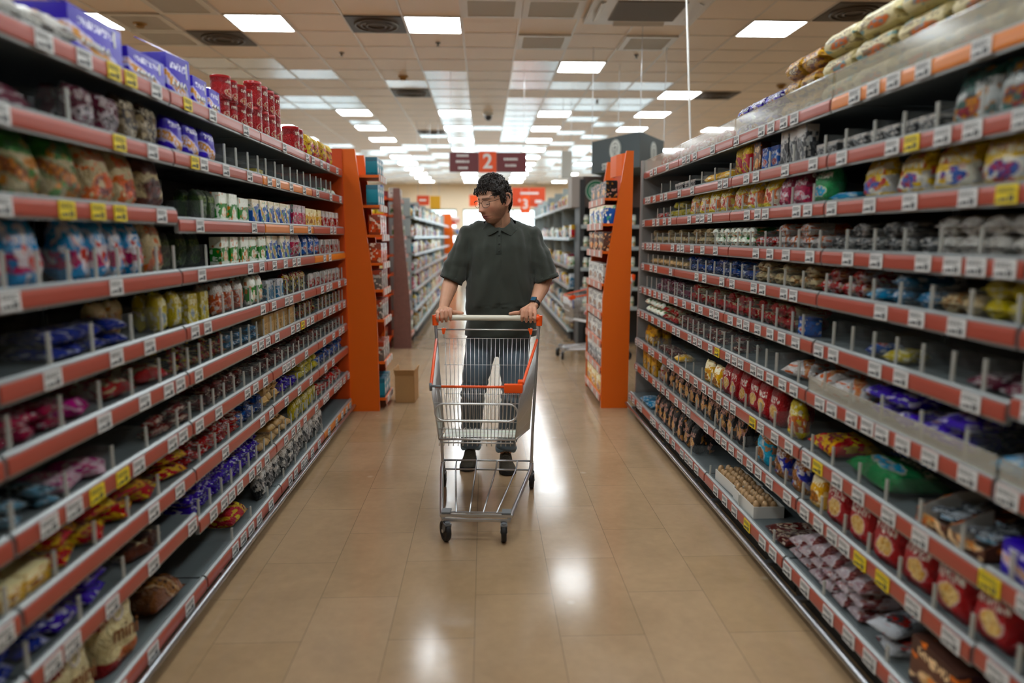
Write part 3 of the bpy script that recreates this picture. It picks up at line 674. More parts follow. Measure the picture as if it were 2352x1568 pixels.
NOUN_CAT = {'bag': 'bag', 'pouch': 'bag', 'bar': 'chocolate bar', 'roll': 'biscuit roll', 'box': 'box', 'can': 'can', 'carton': 'box', 'pack': 'pack', 'tray': 'tray', 'packet': 'pack', 'tub': 'tub', 'loaf': 'bread'}
COUNT = {}
def proto(kind, th, w, h, d, seed):
    k = (kind, th, w, h, d, seed)
    if k in _P: return _P[k]
    if kind == 'bag': r = [('', pillow(w, h, d, th, seed=seed))]
    elif kind == 'pouch': r = [('', pillow(w, h, d, th, seed=seed, gusset=True))]
    elif kind == 'flat': r = [('', pillow(w, d, h, th, True, seed))]
    elif kind == 'bar': r = [('', rollpack(w, h / 1.5, th, 'x', seed, .55))]
    elif kind == 'ybar': r = [('', rollpack(d, w / 2, th, 'y', seed, min(.95, h / w)))]
    elif kind == 'roll': r = [('', rollpack(w, h / 1.8, th, 'x', seed, .88))]
    elif kind == 'box': r = [('', cartonm(w, h, d, th))]
    elif kind == 'can': r = canparts(w / 2, h, th)
    elif kind == 'tray': r = trayparts(w, h, d, th, 'lblue')
    elif kind == 'rounds': r = rounds_tray(w, h, d)
    _P[k] = r; return r
def put(side, l, y0, y1, kind, th, w, h, d, noun='pack', adj=None, stack=1, rows=1, gap=.006, inset=.018, jit=.12, dz=None, keep=1.0, lean=0, surf=None, hfit=True):
    rnd = random.Random(int(y0 * 1000) + l * 77 + side); n = max(1, int((y1 - y0 + gap) / (w + gap))); pitch = (y1 - y0) / n
    adj = adj or TH[th][7]; words = adj + ' ' + noun; dz = dz or h * (.92 if kind != 'box' else 1.0)
    for c in range(n):
        y = y0 + pitch * (c + .5); b = min(4, max(0, int((y - .577)))); z = (lev(side, l, b) + .0225) if surf is None else surf
        key = (side, l, words)
        avail = 9 if l == 0 else lev(side, l - 1, b) - .004 - z - .006
        hh = h if (kind not in ('bag', 'pouch', 'box', 'tray') or h <= avail) else round(int(avail * 200) / 200, 3)
        if rnd.random() > keep: continue
        COUNT[key] = COUNT.get(key, 0) + 1; ci = COUNT[key]
        for r in range(rows):
            ns = stack if isinstance(stack, int) else rnd.randint(*stack)
            ns = max(1, min(ns, int((avail - h) / dz) + 1))
            for s in range(ns):
                X = side * (facex(side, l) + inset + r * (d * (1 if kind not in ('bar', 'roll') else 1) + .006) + rnd.uniform(0, .012))
                loc = (X, y + rnd.uniform(-1, 1) * gap * .4, z + s * dz + .0005)
                rot = (R(rnd.uniform(-2, 2) * 0), 0, -side * PI / 2 + rnd.uniform(-1, 1) * jit * (1 if kind in ('flat', 'bar', 'ybar') else .4))
                if lean: rot = Euler((-R(lean), 0, rot[2]), 'XYZ')
                P = proto(kind, th, w, hh, d, rnd.randint(0, 2) if kind in ('bag', 'pouch', 'flat') else 0)
                nm = (noun if kind != 'can' else 'can').replace(' ', '_')
                if len(P) == 1 and not P[0][0]: o = inst(nm, P[0][1], None, loc, rot)
                else:
                    o = empty(nm, loc, rot)
                    for pn, me in P: inst(pn, me, o)
                lab = '%s on %s shelf %s from top, %s from camera' % (words, SN[side], NUMW[l + 1], ordw(ci))
                if ns > 1: lab += ', ' + ['bottom', 'second', 'third', 'fourth', 'fifth'][s] + ' layer'
                elif r: lab += ', %s row' % ['', 'second', 'third'][r]
                if len(lab.split()) > 16: lab = lab.replace(' from camera', '')
                if r and ns > 1: lab = lab.replace(' from camera', '') + (' behind' if len(lab.split()) < 17 else '')
                tag(o, lab, NOUN_CAT.get(noun.split()[-1], 'pack'), '%ss on the %s shelf %s' % (words, SN[side], NUMW[l + 1]))
NUMW = ['', 'one', 'two', 'three', 'four', 'five', 'six', 'seven', 'eight', 'nine', 'ten']
L_, R_ = -1, 1
SPEC = [
 # ---- left, top
 (L_, 0, 1.62, 2.08, 'flat', 'whiteb', .22, .10, .26, dict(noun='cake bag', jit=.2)),
 (L_, 0, 3.22, 3.62, 'can', 'redtin', .085, .10, .085, dict(noun='biscuit can', stack=2, gap=.004)),
 (L_, 0, 3.66, 4.12, 'can', 'redtin', .085, .135, .085, dict(noun='tall tube', adj='red and cream', stack=2, gap=.02)),
 (L_, 0, 4.38, 4.62, 'can', 'redtin', .10, .15, .10, dict(noun='biscuit can', stack=1)),
 (L_, 0, 4.68, 5.4, 'bag', 'redy', .15, .15, .07, dict(noun='snack bag', adj='red')),
 # ---- left 2
 (L_, 1, 1.63, 1.92, 'flat', 'maroon', .20, .08, .2, dict(noun='snack bag')),
 (L_, 1, 2.04, 2.3, 'bag', 'maroon', .12, .12, .06, dict(noun='snack bag', rows=2)),
 (L_, 1, 2.3, 2.56, 'bag', 'bronze', .125, .14, .07, dict(noun='snack bag', rows=2)),
 (L_, 1, 2.62, 3.1, 'bag', 'purple', .15, .13, .06, dict(noun='biscuit bag', rows=1)),
 (L_, 1, 3.55, 3.7, 'box', 'yellow', .12, .03, .1, dict(noun='flat packet')),
 (L_, 1, 5.1, 5.5, 'flat', 'green', .12, .05, .12, dict(noun='small packet')),
 # ---- left 3
 (L_, 2, 1.6, 1.72, 'pouch', 'dkgreen', .12, .2, .09, dict(noun='croissant bag')),
 (L_, 2, 1.74, 2.06, 'pouch', 'greencr', .152, .215, .11, dict(noun='croissant bag', gap=.002)),
 (L_, 2, 2.07, 2.40, 'pouch', 'orangecr', .155, .20, .10, dict(noun='croissant bag', gap=.002)),
 (L_, 2, 2.41, 2.56, 'pouch', 'browncr', .145, .185, .10, dict(noun='croissant bag')),
 (L_, 2, 2.62, 2.82, 'bag', 'dkgreen', .1, .13, .05, dict(noun='snack bag', rows=1, inset=.2)),
 (L_, 2, 2.86, 3.05, 'bag', 'dkgreen', .088, .12, .05, dict(noun='snack bag', rows=2)),
 (L_, 2, 3.06, 3.28, 'box', 'green', .105, .12, .05, dict(noun='snack carton', rows=2)),
 (L_, 2, 3.30, 3.46, 'box', 'green', .14, .11, .05, dict(noun='pale carton', adj='light green')),
 (L_, 2, 3.50, 4.2, 'box', 'bluebox', .108, .115, .045, dict(noun='snack carton')),
 (L_, 2, 4.22, 4.5, 'box', 'pinkw', .085, .12, .05, dict(noun='snack carton')),
 (L_, 2, 4.52, 4.95, 'box', 'mustard', .1, .11, .05, dict(noun='snack carton')),
 (L_, 2, 4.97, 5.5, 'box', 'redw', .085, .11, .05, dict(noun='snack carton')),
 # ---- left 4
 (L_, 3, 1.58, 1.70, 'pouch', 'cherry', .115, .15, .08, dict(noun='sweet bag')),
 (L_, 3, 1.72, 1.88, 'pouch', 'magenta', .14, .17, .09, dict(noun='sweet bag')),
 (L_, 3, 1.97, 2.39, 'pouch', 'magenta', .10, .175, .09, dict(noun='sweet bag', gap=.004)),
 (L_, 3, 2.40, 2.56, 'pouch', 'orangecr', .15, .175, .09, dict(noun='croissant bag')),
 (L_, 3, 2.64, 3.05, 'bag', 'dkgreen', .12, .14, .06, dict(noun='snack bag', inset=.09)),
 (L_, 3, 3.06, 3.28, 'box', 'green', .1, .12, .05, dict(noun='snack carton', adj='white and green')),
 (L_, 3, 3.30, 3.66, 'box', 'green', .11, .12, .05, dict(noun='snack carton')),
 (L_, 3, 3.67, 4.15, 'box', 'bluebox', .11, .125, .05, dict(noun='snack carton')),
 (L_, 3, 4.17, 4.38, 'bag', 'pinkw', .1, .14, .06, dict(noun='snack bag')),
 (L_, 3, 4.4, 4.85, 'bag', 'blue', .13, .13, .06, dict(noun='snack bag')),
 (L_, 3, 4.9, 5.5, 'box', 'redw', .07, .1, .04, dict(noun='small carton')),
 # ---- left 5
 (L_, 4, 1.84, 2.22, 'flat', 'bluefoil', .09, .045, .16, dict(noun='sweet packet', jit=.5, stack=2)),
 (L_, 4, 2.24, 2.42, 'bag', 'mustard', .085, .12, .05, dict(noun='noodle pack', inset=.12, adj='dull yellow')),
 (L_, 4, 2.43, 2.66, 'bag', 'yellow', .075, .13, .05, dict(noun='noodle pack', rows=2, stack=1)),
 (L_, 4, 2.67, 2.92, 'box', 'yellow', .08, .11, .05, dict(noun='snack carton', rows=2)),
 (L_, 4, 2.94, 3.35, 'bag', 'orangep', .1, .13, .05, dict(noun='snack pouch', rows=2)),
 (L_, 4, 3.37, 3.62, 'bag', 'green', .1, .14, .05, dict(noun='snack pouch', rows=2)),
 (L_, 4, 3.64, 3.96, 'box', 'bluew', .105, .1, .06, dict(noun='snack carton')),
 (L_, 4, 3.98, 4.5, 'bag', 'darkbar', .1, .12, .05, dict(noun='snack bag', adj='dark plum')),
 (L_, 4, 4.55, 5.5, 'bag', 'redw', .06, .09, .03, dict(noun='small bar pack')),
 # ---- left 6
 (L_, 5, 1.6, 1.86, 'flat', 'cherry', .08, .04, .12, dict(noun='sweet packet', jit=.8, stack=(1, 2))),
 (L_, 5, 1.9, 2.05, 'flat', 'hotpink', .11, .06, .14, dict(noun='sweet packet', jit=.5)),
 (L_, 5, 2.06, 2.5, 'flat', 'creamred', .145, .075, .18, dict(noun='snack bag', jit=.4, stack=(1, 2))),
 (L_, 5, 2.53, 3.05, 'ybar', 'darkbar', .055, .035, .16, dict(noun='bar', stack=(1, 3), jit=.1)),
 (L_, 5, 3.07, 3.5, 'ybar', 'bluew', .06, .035, .16, dict(noun='bar', stack=(1, 2))),
 (L_, 5, 3.55, 4.2, 'box', 'tan', .085, .10, .06, dict(noun='sweet box', rows=1)),
 (L_, 5, 4.25, 5.5, 'ybar', 'darkbar', .06, .05, .14, dict(noun='bar', stack=(1, 3), keep=.85)),
 # ---- left 7
 (L_, 6, 1.60, 1.82, 'flat', 'lblue', .07, .03, .15, dict(noun='bar', stack=2, jit=.5, adj='light blue foil chocolate')),
 (L_, 6, 1.82, 2.12, 'flat', 'pinkfoil', .14, .05, .16, dict(noun='sweet bag', jit=.6, stack=(1, 2))),
 (L_, 6, 2.33, 2.64, 'bar', 'choc', .14, .04, .05, dict(noun='bar', stack=2, jit=.4)),
 (L_, 6, 2.72, 5.5, 'ybar', 'choc', .06, .045, .14, dict(noun='bar', stack=(1, 2), keep=.85, gap=.03)),
 # ---- left 8
 (L_, 7, 1.55, 1.75, 'box', 'mustard', .09, .05, .1, dict(noun='biscuit carton', adj='red and mustard')),
 (L_, 7, 1.76, 2.56, 'flat', 'redy', .15, .06, .16, dict(noun='snack bag', stack=(1, 2), jit=.5)),
 (L_, 7, 2.60, 3.15, 'ybar', 'redw', .05, .035, .16, dict(noun='chocolate bar', stack=(1, 3), jit=.15)),
 (L_, 7, 3.17, 3.5, 'ybar', 'blue', .065, .05, .16, dict(noun='chocolate bar', stack=(1, 3), jit=.15)),
 (L_, 7, 3.52, 3.8, 'ybar', 'tan', .07, .06, .16, dict(noun='bar', stack=2)),
 (L_, 7, 3.82, 4.2, 'ybar', 'violet', .06, .05, .16, dict(noun='bar', stack=(1, 2))),
 (L_, 7, 4.22, 4.7, 'flat', 'yellow', .1, .06, .14, dict(noun='packet', stack=2)),
 (L_, 7, 4.72, 5.5, 'ybar', 'blue', .08, .05, .14, dict(noun='packet', stack=(1, 2))),
 # ---- left 9
 (L_, 8, 1.50, 1.72, 'flat', 'bluefoil', .1, .05, .18, dict(noun='biscuit packet', jit=.3, stack=2)),
 (L_, 8, 1.74, 2.02, 'flat', 'violet', .13, .05, .18, dict(noun='biscuit packet', jit=.3, stack=(1, 2))),
 (L_, 8, 2.12, 2.38, 'flat', 'browncr', .12, .05, .12, dict(noun='cake packet', jit=.5)),
 (L_, 8, 2.60, 3.4, 'ybar', 'violet', .055, .045, .16, dict(noun='chocolate bar', stack=(2, 4), jit=.12)),
 (L_, 8, 3.42, 4.0, 'flat', 'tan', .085, .05, .14, dict(noun='nut packet', stack=(1, 3))),
 (L_, 8, 4.02, 4.6, 'bag', 'yellow', .06, .12, .04, dict(noun='sweet packet')),
 (L_, 8, 4.65, 5.5, 'flat', 'redw', .09, .05, .12, dict(noun='sweet packet', stack=(1, 2))),
 # ---- left base
 (L_, 9, 2.24, 2.46, 'flat', 'loaf', .2, .13, .26, dict(noun='bread loaf', adj='brown wrapped', jit=.1)),
 (L_, 9, 2.97, 3.2, 'flat', 'redy', .2, .11, .22, dict(noun='crisp bag', adj='orange and yellow')),
 (L_, 9, 3.35, 4.7, 'bag', 'blackw', .11, .16, .06, dict(noun='snack bag', adj='dark blue grey')),
 # ---- right, top
 (R_, 0, 1.52, 2.78, 'roll', 'beige', .24, .085, .10, dict(noun='biscuit roll', stack=3, rows=2, dz=.088, gap=.012, jit=.1, inset=.03)),
 (R_, 0, 2.80, 3.12, 'roll', 'yelgold', .155, .08, .09, dict(noun='biscuit roll', stack=3, dz=.082, inset=.035)),
 (R_, 0, 3.14, 3.7, 'roll', 'violet', .18, .075, .085, dict(noun='biscuit roll', stack=2, dz=.078, inset=.035)),
 (R_, 0, 3.85, 5.2, 'flat', 'redw', .16, .09, .12, dict(noun='biscuit packet')),
 # ---- right 2
 (R_, 1, 1.62, 1.98, 'pouch', 'teabis', .17, .16, .07, dict(noun='biscuit bag', lean=8)),
 (R_, 1, 2.0, 2.74, 'box', 'blackw', .075, .05, .14, dict(noun='biscuit packet', adj='black', stack=1, gap=.012)),
 (R_, 1, 2.82, 3.08, 'box', 'blackw', .08, .145, .05, dict(noun='biscuit carton')),
 (R_, 1, 3.1, 3.28, 'box', 'blue', .075, .1, .05, dict(noun='small carton')),
 (R_, 1, 3.3, 3.4, 'box', 'kraft', .085, .14, .05, dict(noun='biscuit carton', adj='ochre brown')),
 (R_, 1, 3.42, 3.66, 'bag', 'redy', .115, .15, .06, dict(noun='snack bag', adj='yellow and red')),
 (R_, 1, 3.75, 4.15, 'flat', 'mustard', .19, .07, .16, dict(noun='snack bag')),
 (R_, 1, 4.3, 4.8, 'box', 'blackw', .1, .05, .1, dict(noun='biscuit carton', adj='small dark')),
 # ---- right 3
 (R_, 2, 1.64, 2.44, 'pouch', 'yelw', .17, .15, .09, dict(noun='stand-up pouch', gap=.03, inset=.025, jit=.3)),
 (R_, 2, 2.45, 2.58, 'flat', 'cyan', .12, .04, .14, dict(noun='snack packet', jit=.8)),
 (R_, 2, 2.60, 2.78, 'pouch', 'greenbag', .165, .15, .08, dict(noun='snack bag', adj='green and white')),
 (R_, 2, 2.80, 3.08, 'pouch', 'cherry', .135, .15, .08, dict(noun='snack bag', adj='crimson')),
 (R_, 2, 3.10, 4.42, 'pouch', 'yelor', .175, .145, .08, dict(noun='snack pouch', gap=.014)),
 (R_, 2, 4.45, 4.95, 'flat', 'yellow', .1, .06, .1, dict(noun='small packet', stack=(1, 2))),
 (R_, 2, 4.96, 5.3, 'flat', 'redw', .1, .05, .1, dict(noun='small packet')),
 # ---- right 4
 (R_, 3, 1.60, 1.98, 'ybar', 'whiteb', .085, .055, .2, dict(noun='biscuit roll', stack=(2, 4), dz=.052, jit=.04)),
 (R_, 3, 2.0, 2.62, 'ybar', 'blackw', .075, .05, .2, dict(noun='biscuit roll', stack=(1, 2), dz=.047, jit=.1)),
 (R_, 3, 2.64, 3.08, 'ybar', 'orwhite', .085, .055, .2, dict(noun='biscuit roll', stack=(1, 3), dz=.05, jit=.12)),
 (R_, 3, 3.10, 3.34, 'ybar', 'redw', .075, .05, .2, dict(noun='biscuit roll', stack=1)),
 (R_, 3, 3.36, 3.98, 'ybar', 'green', .075, .05, .2, dict(noun='biscuit roll', stack=(2, 3), dz=.047)),
 (R_, 3, 4.0, 5.4, 'ybar', 'cream', .08, .05, .2, dict(noun='biscuit roll', adj='cream and red', stack=(1, 2), dz=.047)),
 # ---- right 5
 (R_, 4, 1.60, 1.76, 'ybar', 'yellow', .075, .055, .2, dict(noun='biscuit roll', adj='black and yellow', stack=2, dz=.05)),
 (R_, 4, 1.77, 1.93, 'ybar', 'cream', .075, .055, .2, dict(noun='biscuit roll', adj='cream and yellow', stack=1)),
 (R_, 4, 1.94, 2.18, 'ybar', 'bluew', .08, .05, .2, dict(noun='biscuit roll', stack=(1, 2))),
 (R_, 4, 2.2, 2.32, 'flat', 'cyan', .11, .05, .16, dict(noun='snack packet', adj='turquoise')),
 (R_, 4, 2.34, 2.66, 'ybar', 'redw', .07, .05, .2, dict(noun='biscuit roll', adj='bright red', stack=(1, 3), dz=.047)),
 (R_, 4, 2.68, 3.28, 'ybar', 'cream', .07, .05, .2, dict(noun='biscuit roll', stack=(1, 3), dz=.047)),
 (R_, 4, 3.30, 4.4, 'ybar', 'blue', .068, .045, .2, dict(noun='biscuit roll', stack=(1, 2), dz=.042)),
 (R_, 4, 4.45, 5.4, 'ybar', 'tan', .08, .045, .2, dict(noun='biscuit roll', adj='pale brown')),
 # ---- right 6
 (R_, 5, 1.55, 1.78, 'flat', 'maroon', .1, .05, .16, dict(noun='biscuit packet', adj='dark patterned', jit=.3)),
 (R_, 5, 2.05, 2.16, 'flat', 'yellow', .1, .05, .12, dict(noun='cake packet', jit=.6)),
 (R_, 5, 2.2, 2.3, 'flat', 'blue', .08, .05, .12, dict(noun='cake packet', jit=.4)),
 (R_, 5, 2.68, 2.78, 'box', 'blue', .08, .075, .06, dict(noun='biscuit box')),
 (R_, 5, 2.84, 4.3, 'ybar', 'creamred', .075, .055, .18, dict(noun='biscuit roll', adj='red and white', stack=(1, 3), dz=.05)),
 (R_, 5, 4.35, 5.2, 'ybar', 'maroon', .075, .05, .18, dict(noun='biscuit roll', stack=(1, 2))),
 # ---- right 7
 (R_, 6, 1.50, 1.68, 'flat', 'cyan', .12, .06, .16, dict(noun='snack packet', adj='teal and blue')),
 (R_, 6, 1.72, 2.24, 'flat', 'violet', .12, .06, .2, dict(noun='biscuit packet', stack=(1, 2), jit=.3)),
 (R_, 6, 2.26, 2.84, 'flat', 'orwhite', .18, .09, .22, dict(noun='cake bag', stack=2, jit=.5)),
 (R_, 6, 3.4, 4.5, 'flat', 'choc', .085, .045, .14, dict(noun='snack packet', stack=(1, 2), keep=.8)),
 (R_, 6, 4.52, 4.9, 'flat', 'creamred', .1, .055, .14, dict(noun='snack packet', stack=2)),
 (R_, 6, 4.92, 5.45, 'flat', 'green', .1, .06, .16, dict(noun='snack packet', adj='green and orange', stack=3)),
 # ---- right 8
 (R_, 7, 1.42, 1.56, 'box', 'purple', .13, .085, .16, dict(noun='chocolate box')),
 (R_, 7, 1.60, 1.90, 'tray', 'kraft', .14, .085, .26, dict(noun='display tray', gap=.01)),
 (R_, 7, 2.02, 2.34, 'flat', 'greenbag', .30, .09, .20, dict(noun='snack bag', jit=.1)),
 (R_, 7, 2.30, 2.40, 'flat', 'blue', .18, .07, .16, dict(noun='snack bag', inset=.24)),
 (R_, 7, 2.40, 2.62, 'flat', 'redy', .21, .08, .2, dict(noun='snack bag', adj='brown and red')),
 (R_, 7, 2.64, 2.84, 'pouch', 'yelor', .10, .15, .07, dict(noun='chips bag')),
 (R_, 7, 2.86, 3.6, 'pouch', 'redch', .115, .165, .08, dict(noun='chips bag', rows=2)),
 (R_, 7, 3.62, 3.9, 'pouch', 'mustard', .12, .12, .06, dict(noun='snack bag', adj='cream and blue')),
 (R_, 7, 4.4, 4.55, 'flat', 'mustard', .14, .05, .12, dict(noun='cake packet')),
 (R_, 7, 4.6, 5.0, 'flat', 'choc', .1, .05, .12, dict(noun='cake packet', stack=(1, 2))),
 (R_, 7, 5.1, 5.4, 'pouch', 'yelgold', .14, .13, .07, dict(noun='snack bag', rows=2)),
 # ---- right 9
 (R_, 8, 1.50, 2.42, 'pouch', 'redch', .145, .175, .09, dict(noun='fries snack bag', gap=.01)),
 (R_, 8, 2.44, 2.56, 'pouch', 'mustard', .11, .14, .07, dict(noun='snack tub', adj='yellow and tan')),
 (R_, 8, 2.58, 2.92, 'pouch', 'bluech', .11, .145, .07, dict(noun='snack bag')),
 (R_, 8, 2.94, 3.12, 'pouch', 'cyanch', .14, .165, .08, dict(noun='snack bag')),
 (R_, 8, 3.25, 4.75, 'pouch', 'black', .105, .165, .07, dict(noun='nut bag', rows=2)),
 (R_, 8, 4.77, 4.95, 'pouch', 'redw', .09, .13, .06, dict(noun='snack bag')),
 (R_, 8, 4.97, 5.45, 'box', 'yelgold', .13, .15, .06, dict(noun='snack carton')),
 # ---- right base
 (R_, 9, 1.42, 1.56, 'box', 'purple', .12, .09, .16, dict(noun='chocolate box')),
 (R_, 9, 1.60, 1.82, 'box', 'kraft', .2, .14, .22, dict(noun='shipping carton', adj='open brown')),
 (R_, 9, 1.84, 2.06, 'flat', 'silver', .11, .05, .2, dict(noun='foil packet', jit=.3, stack=(1, 2))),
 (R_, 9, 2.08, 2.62, 'flat', 'pinkbis', .085, .05, .2, dict(noun='wafer packet', stack=(2, 3), jit=.06, rows=2)),
 (R_, 9, 2.64, 2.86, 'flat', 'choc', .1, .045, .2, dict(noun='biscuit packet', adj='pink and blue', jit=.5, stack=(1, 2))),
 (R_, 9, 2.95, 3.5, 'rounds', 'tan', .26, .10, .14, dict(noun='display tray', adj='white cardboard', stack=1, gap=.02)),
 (R_, 9, 3.9, 4.85, 'pouch', 'black', .11, .16, .07, dict(noun='nut bag', rows=2)),
 (R_, 9, 4.95, 5.3, 'flat', 'cyan', .15, .05, .14, dict(noun='snack packet', adj='blue')),
]
for s_, l_, a_, b_, k_, t_, w_, h_, d_, kw_ in sorted(SPEC, key=lambda r: (r[0], r[1], r[2])): put(s_, l_, a_, b_, k_, t_, w_, h_, d_, **kw_)

# the large lettered bags standing on the left base shelf, with their own front print
def mini_bag(x, y, rz, lab, h=.226, w=.19):
    t = empty('crisp_bag', (x, y, lev(-1, 9, 1) + .023), (R(-6), 0, rz))
    me = pillow(w, h, .11, 'mini', seed=5, gusset=True)
    inst('bag_body', me, t)
    m_ = mat('brown_bag_lettering', '#7a4a22', .4)
    o = inst('lettering', text_mesh('mini', w * .38, .0012, m_), t, (w * .05, -.010, h * .46), (PI / 2, R(12), 0))
    bm = BM(); tube(bm, [(.022 * math.cos(a), 0, .022 * math.sin(a)) for a in [2 * PI * k / 20 for k in range(20)]], .003, 6, closed=True)
    ob = obj('round_badge', bm, mat('badge_silver', '#d8d0cc', .4), t, loc=(0, -.002, h * .74), smooth=True)
    tag(t, lab, 'bag', 'cream crisp bags lettered mini')
zb = 0
mini_bag(-1.097, 2.03, PI / 2 - .1, 'large cream bag lettered mini, right one of the front pair on the lowest left shelf')
mini_bag(-1.095, 1.80, PI / 2 + .05, 'large cream bag lettered mini, nearest the bottom left corner')
mini_bag(-1.17, 2.17, PI / 2 + .12, 'cream and orange bag standing behind the two lettered mini bags', .22, .14)
# the big purple cartons on top of the left shelving
def purple_carton(x, y, w, h, d, rz, lab, flap=True):
    t = empty('chocolate_carton', (x, y, LZ[0] + .023), (0, 0, rz)); bm = BM(); box(bm, -w / 2, w / 2, 0, d, 0, h, bev=.002); obj('carton', bm, tmat('purple'), t, smooth=True, angle=40)
    if flap:
        bm = BM(); prism(bm, [(0, h), (.004, h), (d * .55, h + .055), (d * .55 - .004, h + .057)], -w / 2 + .01, w / 2 - .01, 'x'); obj('flap', bm, tmat('purple'), t)
    bm = BM(); box(bm, w * .32, w * .36, -.002, .0, h * .55, h * .9); obj('white_label', bm, M['tagw'], t)
    bm = BM(); rnd = random.Random(int(y * 100)); xx = -w * .3
    while xx < w * .2:
        l = rnd.uniform(.012, .03); tube(bm, [(xx, -.002, h * .3), (xx + l * .4, -.002, h * .42), (xx + l, -.002, h * .3)], .003, 5); xx += l + .004
    obj('script_lettering', bm, M['tagw'], t)
    tag(t, lab, 'box', 'purple cartons on top of the left shelving')
purple_carton(-1.13, 2.22, .30, .13, .26, PI / 2 + .02, 'widest purple carton with raised flap, nearest on top of left shelving')
purple_carton(-1.13, 2.53, .26, .10, .24, PI / 2, 'low purple carton between the widest and the upright carton', False)
purple_carton(-1.13, 2.78, .16, .155, .22, PI / 2 - .12, 'upright purple carton with white label stripe, on the left top shelf')
purple_carton(-1.13, 2.98, .14, .12, .2, PI / 2, 'purple carton second nearest the red cans on the left top shelf', False)
purple_carton(-1.13, 3.13, .12, .105, .2, PI / 2, 'small purple carton right beside the red cans, left top shelf', False)
# goods in the orange end displays: small front-facing stacks
def end_goods(side, shelves, y0, y1, themes, xc):
    for k, ((z, xf), th) in enumerate(zip(shelves, themes)):
        if not th: continue
        zt = (shelves[k + 1][0] - .02) if k + 1 < len(shelves) else z + .17
        h = min(.155, (zt - z) * .8); n = 3; w = (y1 - y0) / n - .006
        lay = 1
        for c in range(n):
            for s in range(lay):
                me = proto('box', th, round(w, 3), round(h, 3), .09, 0)[0][1]
                o = inst('carton', me, None, (xf - side * .0 + side * .012, y0 + (c + .5) * (y1 - y0) / n, z + .0005 + s * h), (0, 0, -side * PI / 2))
                tag(o, '%s carton in the %s orange end display, shelf %s up, %s from front' % (TH[th][7], SN[side], NUMW[k + 1], ORD[c + 1]), 'box', '%s cartons in the %s orange end display' % (TH[th][7], SN[side]))
end_goods(-1, EL, ELy0, ELy1, ['teal', 'greybox', 'greybox', 'greybox', 'orbox', 'orbox', 'teal', 'teal'], 0)
end_goods(1, ER, ERy0, ERy1, ['mustard', 'blackw', 'whiteb', 'whiteb', 'whiteb', 'kraft', 'bluebox', 'black', 'redw'], 0)
# ================================================================ beyond the aisle
m_pale = mat('pale_blue_shelf_edge', '#c2d4d6', .35, .1); m_pshelf = mat('pale_shelf_steel', '#a9b4b4', .4, .2); m_brown = mat('brown_grained_board', '#6b463c', .5, var=.3, vscale=30)
def far_bay(x, y, length, side, levels, lab, top, depth=.42):
    """plain pale shelving; front faces the cross aisle"""
    t = empty('shelving_bay', (x, y + length / 2, 0), (0, 0, -side * PI / 2)); hl = length / 2 - .004
    bm = BM(); box(bm, -hl, hl, depth, depth + .03, 0, top); obj('back_panel', bm, m_pshelf, t)
    bm = BM(); box(bm, -hl, hl, .04, depth, 0, .09); obj('kick_plate', bm, M['kick'], t)
    bm = BM(); box(bm, -hl, -hl + .02, .05, depth, .09, top - .1); obj('upright', bm, m_pshelf, t)
    k = (round(length, 2), depth)
    if k not in FB:
        bm = BM(); box(bm, -hl, hl, .01, depth, -.025, 0); a = mesh_of('shelf', bm, m_pshelf)
        bm = BM(); box(bm, -hl, hl, 0, .01, -.035, .006); 
        for q_ in range(int(length / .2)): box(bm, -hl + .05 + q_ * .2, -hl + .12 + q_ * .2, -.002, 0, -.032, .002, 1)
        FB[k] = (a, mesh_of('price_strip', bm, [m_pale, M['strip']]))
    for z in levels:
        s = inst('shelf', FB[k][0], t, (0, 0, z)); inst('price_strip', FB[k][1], s)
    tag(t, lab, 'shelving', 'pale shelving beyond the main aisle'); return t
FB = {}
FZ = [.16, .42, .69, .93, 1.17, 1.40, 1.66]
FTH = ['bluew', 'redw', 'green', 'mustard', 'cream', 'redy', 'blue', 'yelor', 'tan', 'orangep', 'cherry', 'teal', 'beige', 'browncr', 'yelgold']
WHERE = {-1: 'far left', 1: 'far right'}
def far_goods(x, y, length, side, levels, bi, n):
    for li, z in enumerate(levels):
        rnd = random.Random(bi * 31 + li * 7 + side); w = length / n
        for c in range(n):
            if rnd.random() < .06: continue
            th = rnd.choice(FTH); h = rnd.choice((.12, .15, .17)); kind = rnd.choice(('box', 'bag', 'box'))
            ww = round(w - .012, 3)
            me = proto(kind, th, ww, h, .1, 0)[0][1]
            o = inst('carton' if kind == 'box' else 'bag', me, None, (x + side * .03, y + (c + .5) * w, z + .0005), (0, 0, -side * PI / 2))
            tag(o, '%s %s, %s shelving bay %s, shelf %s up, item %s' % (TH[th][7], 'carton' if kind == 'box' else 'bag', WHERE[side], NUMW[bi + 1], NUMW[li + 1], NUMW[c + 1]), 'packaged goods', 'goods on the %s pale shelving' % WHERE[side])
yy = 9.55
for bi in range(7):
    L = 1.25 if bi < 5 else 1.6
    far_bay(-.93, yy, L, -1, FZ, '%s pale shelving bay behind the brown panel, far left' % ORD[bi + 1], 2.0)
    if bi < 5: far_goods(-.93, yy, L, -1, FZ + ([1.9] if 0 else []), bi, 7 if bi < 2 else 5)
    yy += L
yy = 9.5
for bi in range(6):
    far_bay(1.13, yy, 1.25, 1, [.14, .42, .72, 1.0, 1.38, 1.82], '%s pale shelving bay beyond the pillar display, far right' % ORD[bi + 1], 2.2)
    if bi < 4: far_goods(1.13, yy, 1.25, 1, [.14, .42, .72, 1.0, 1.38, 1.82], bi, 6 if bi < 2 else 5)
    yy += 1.25
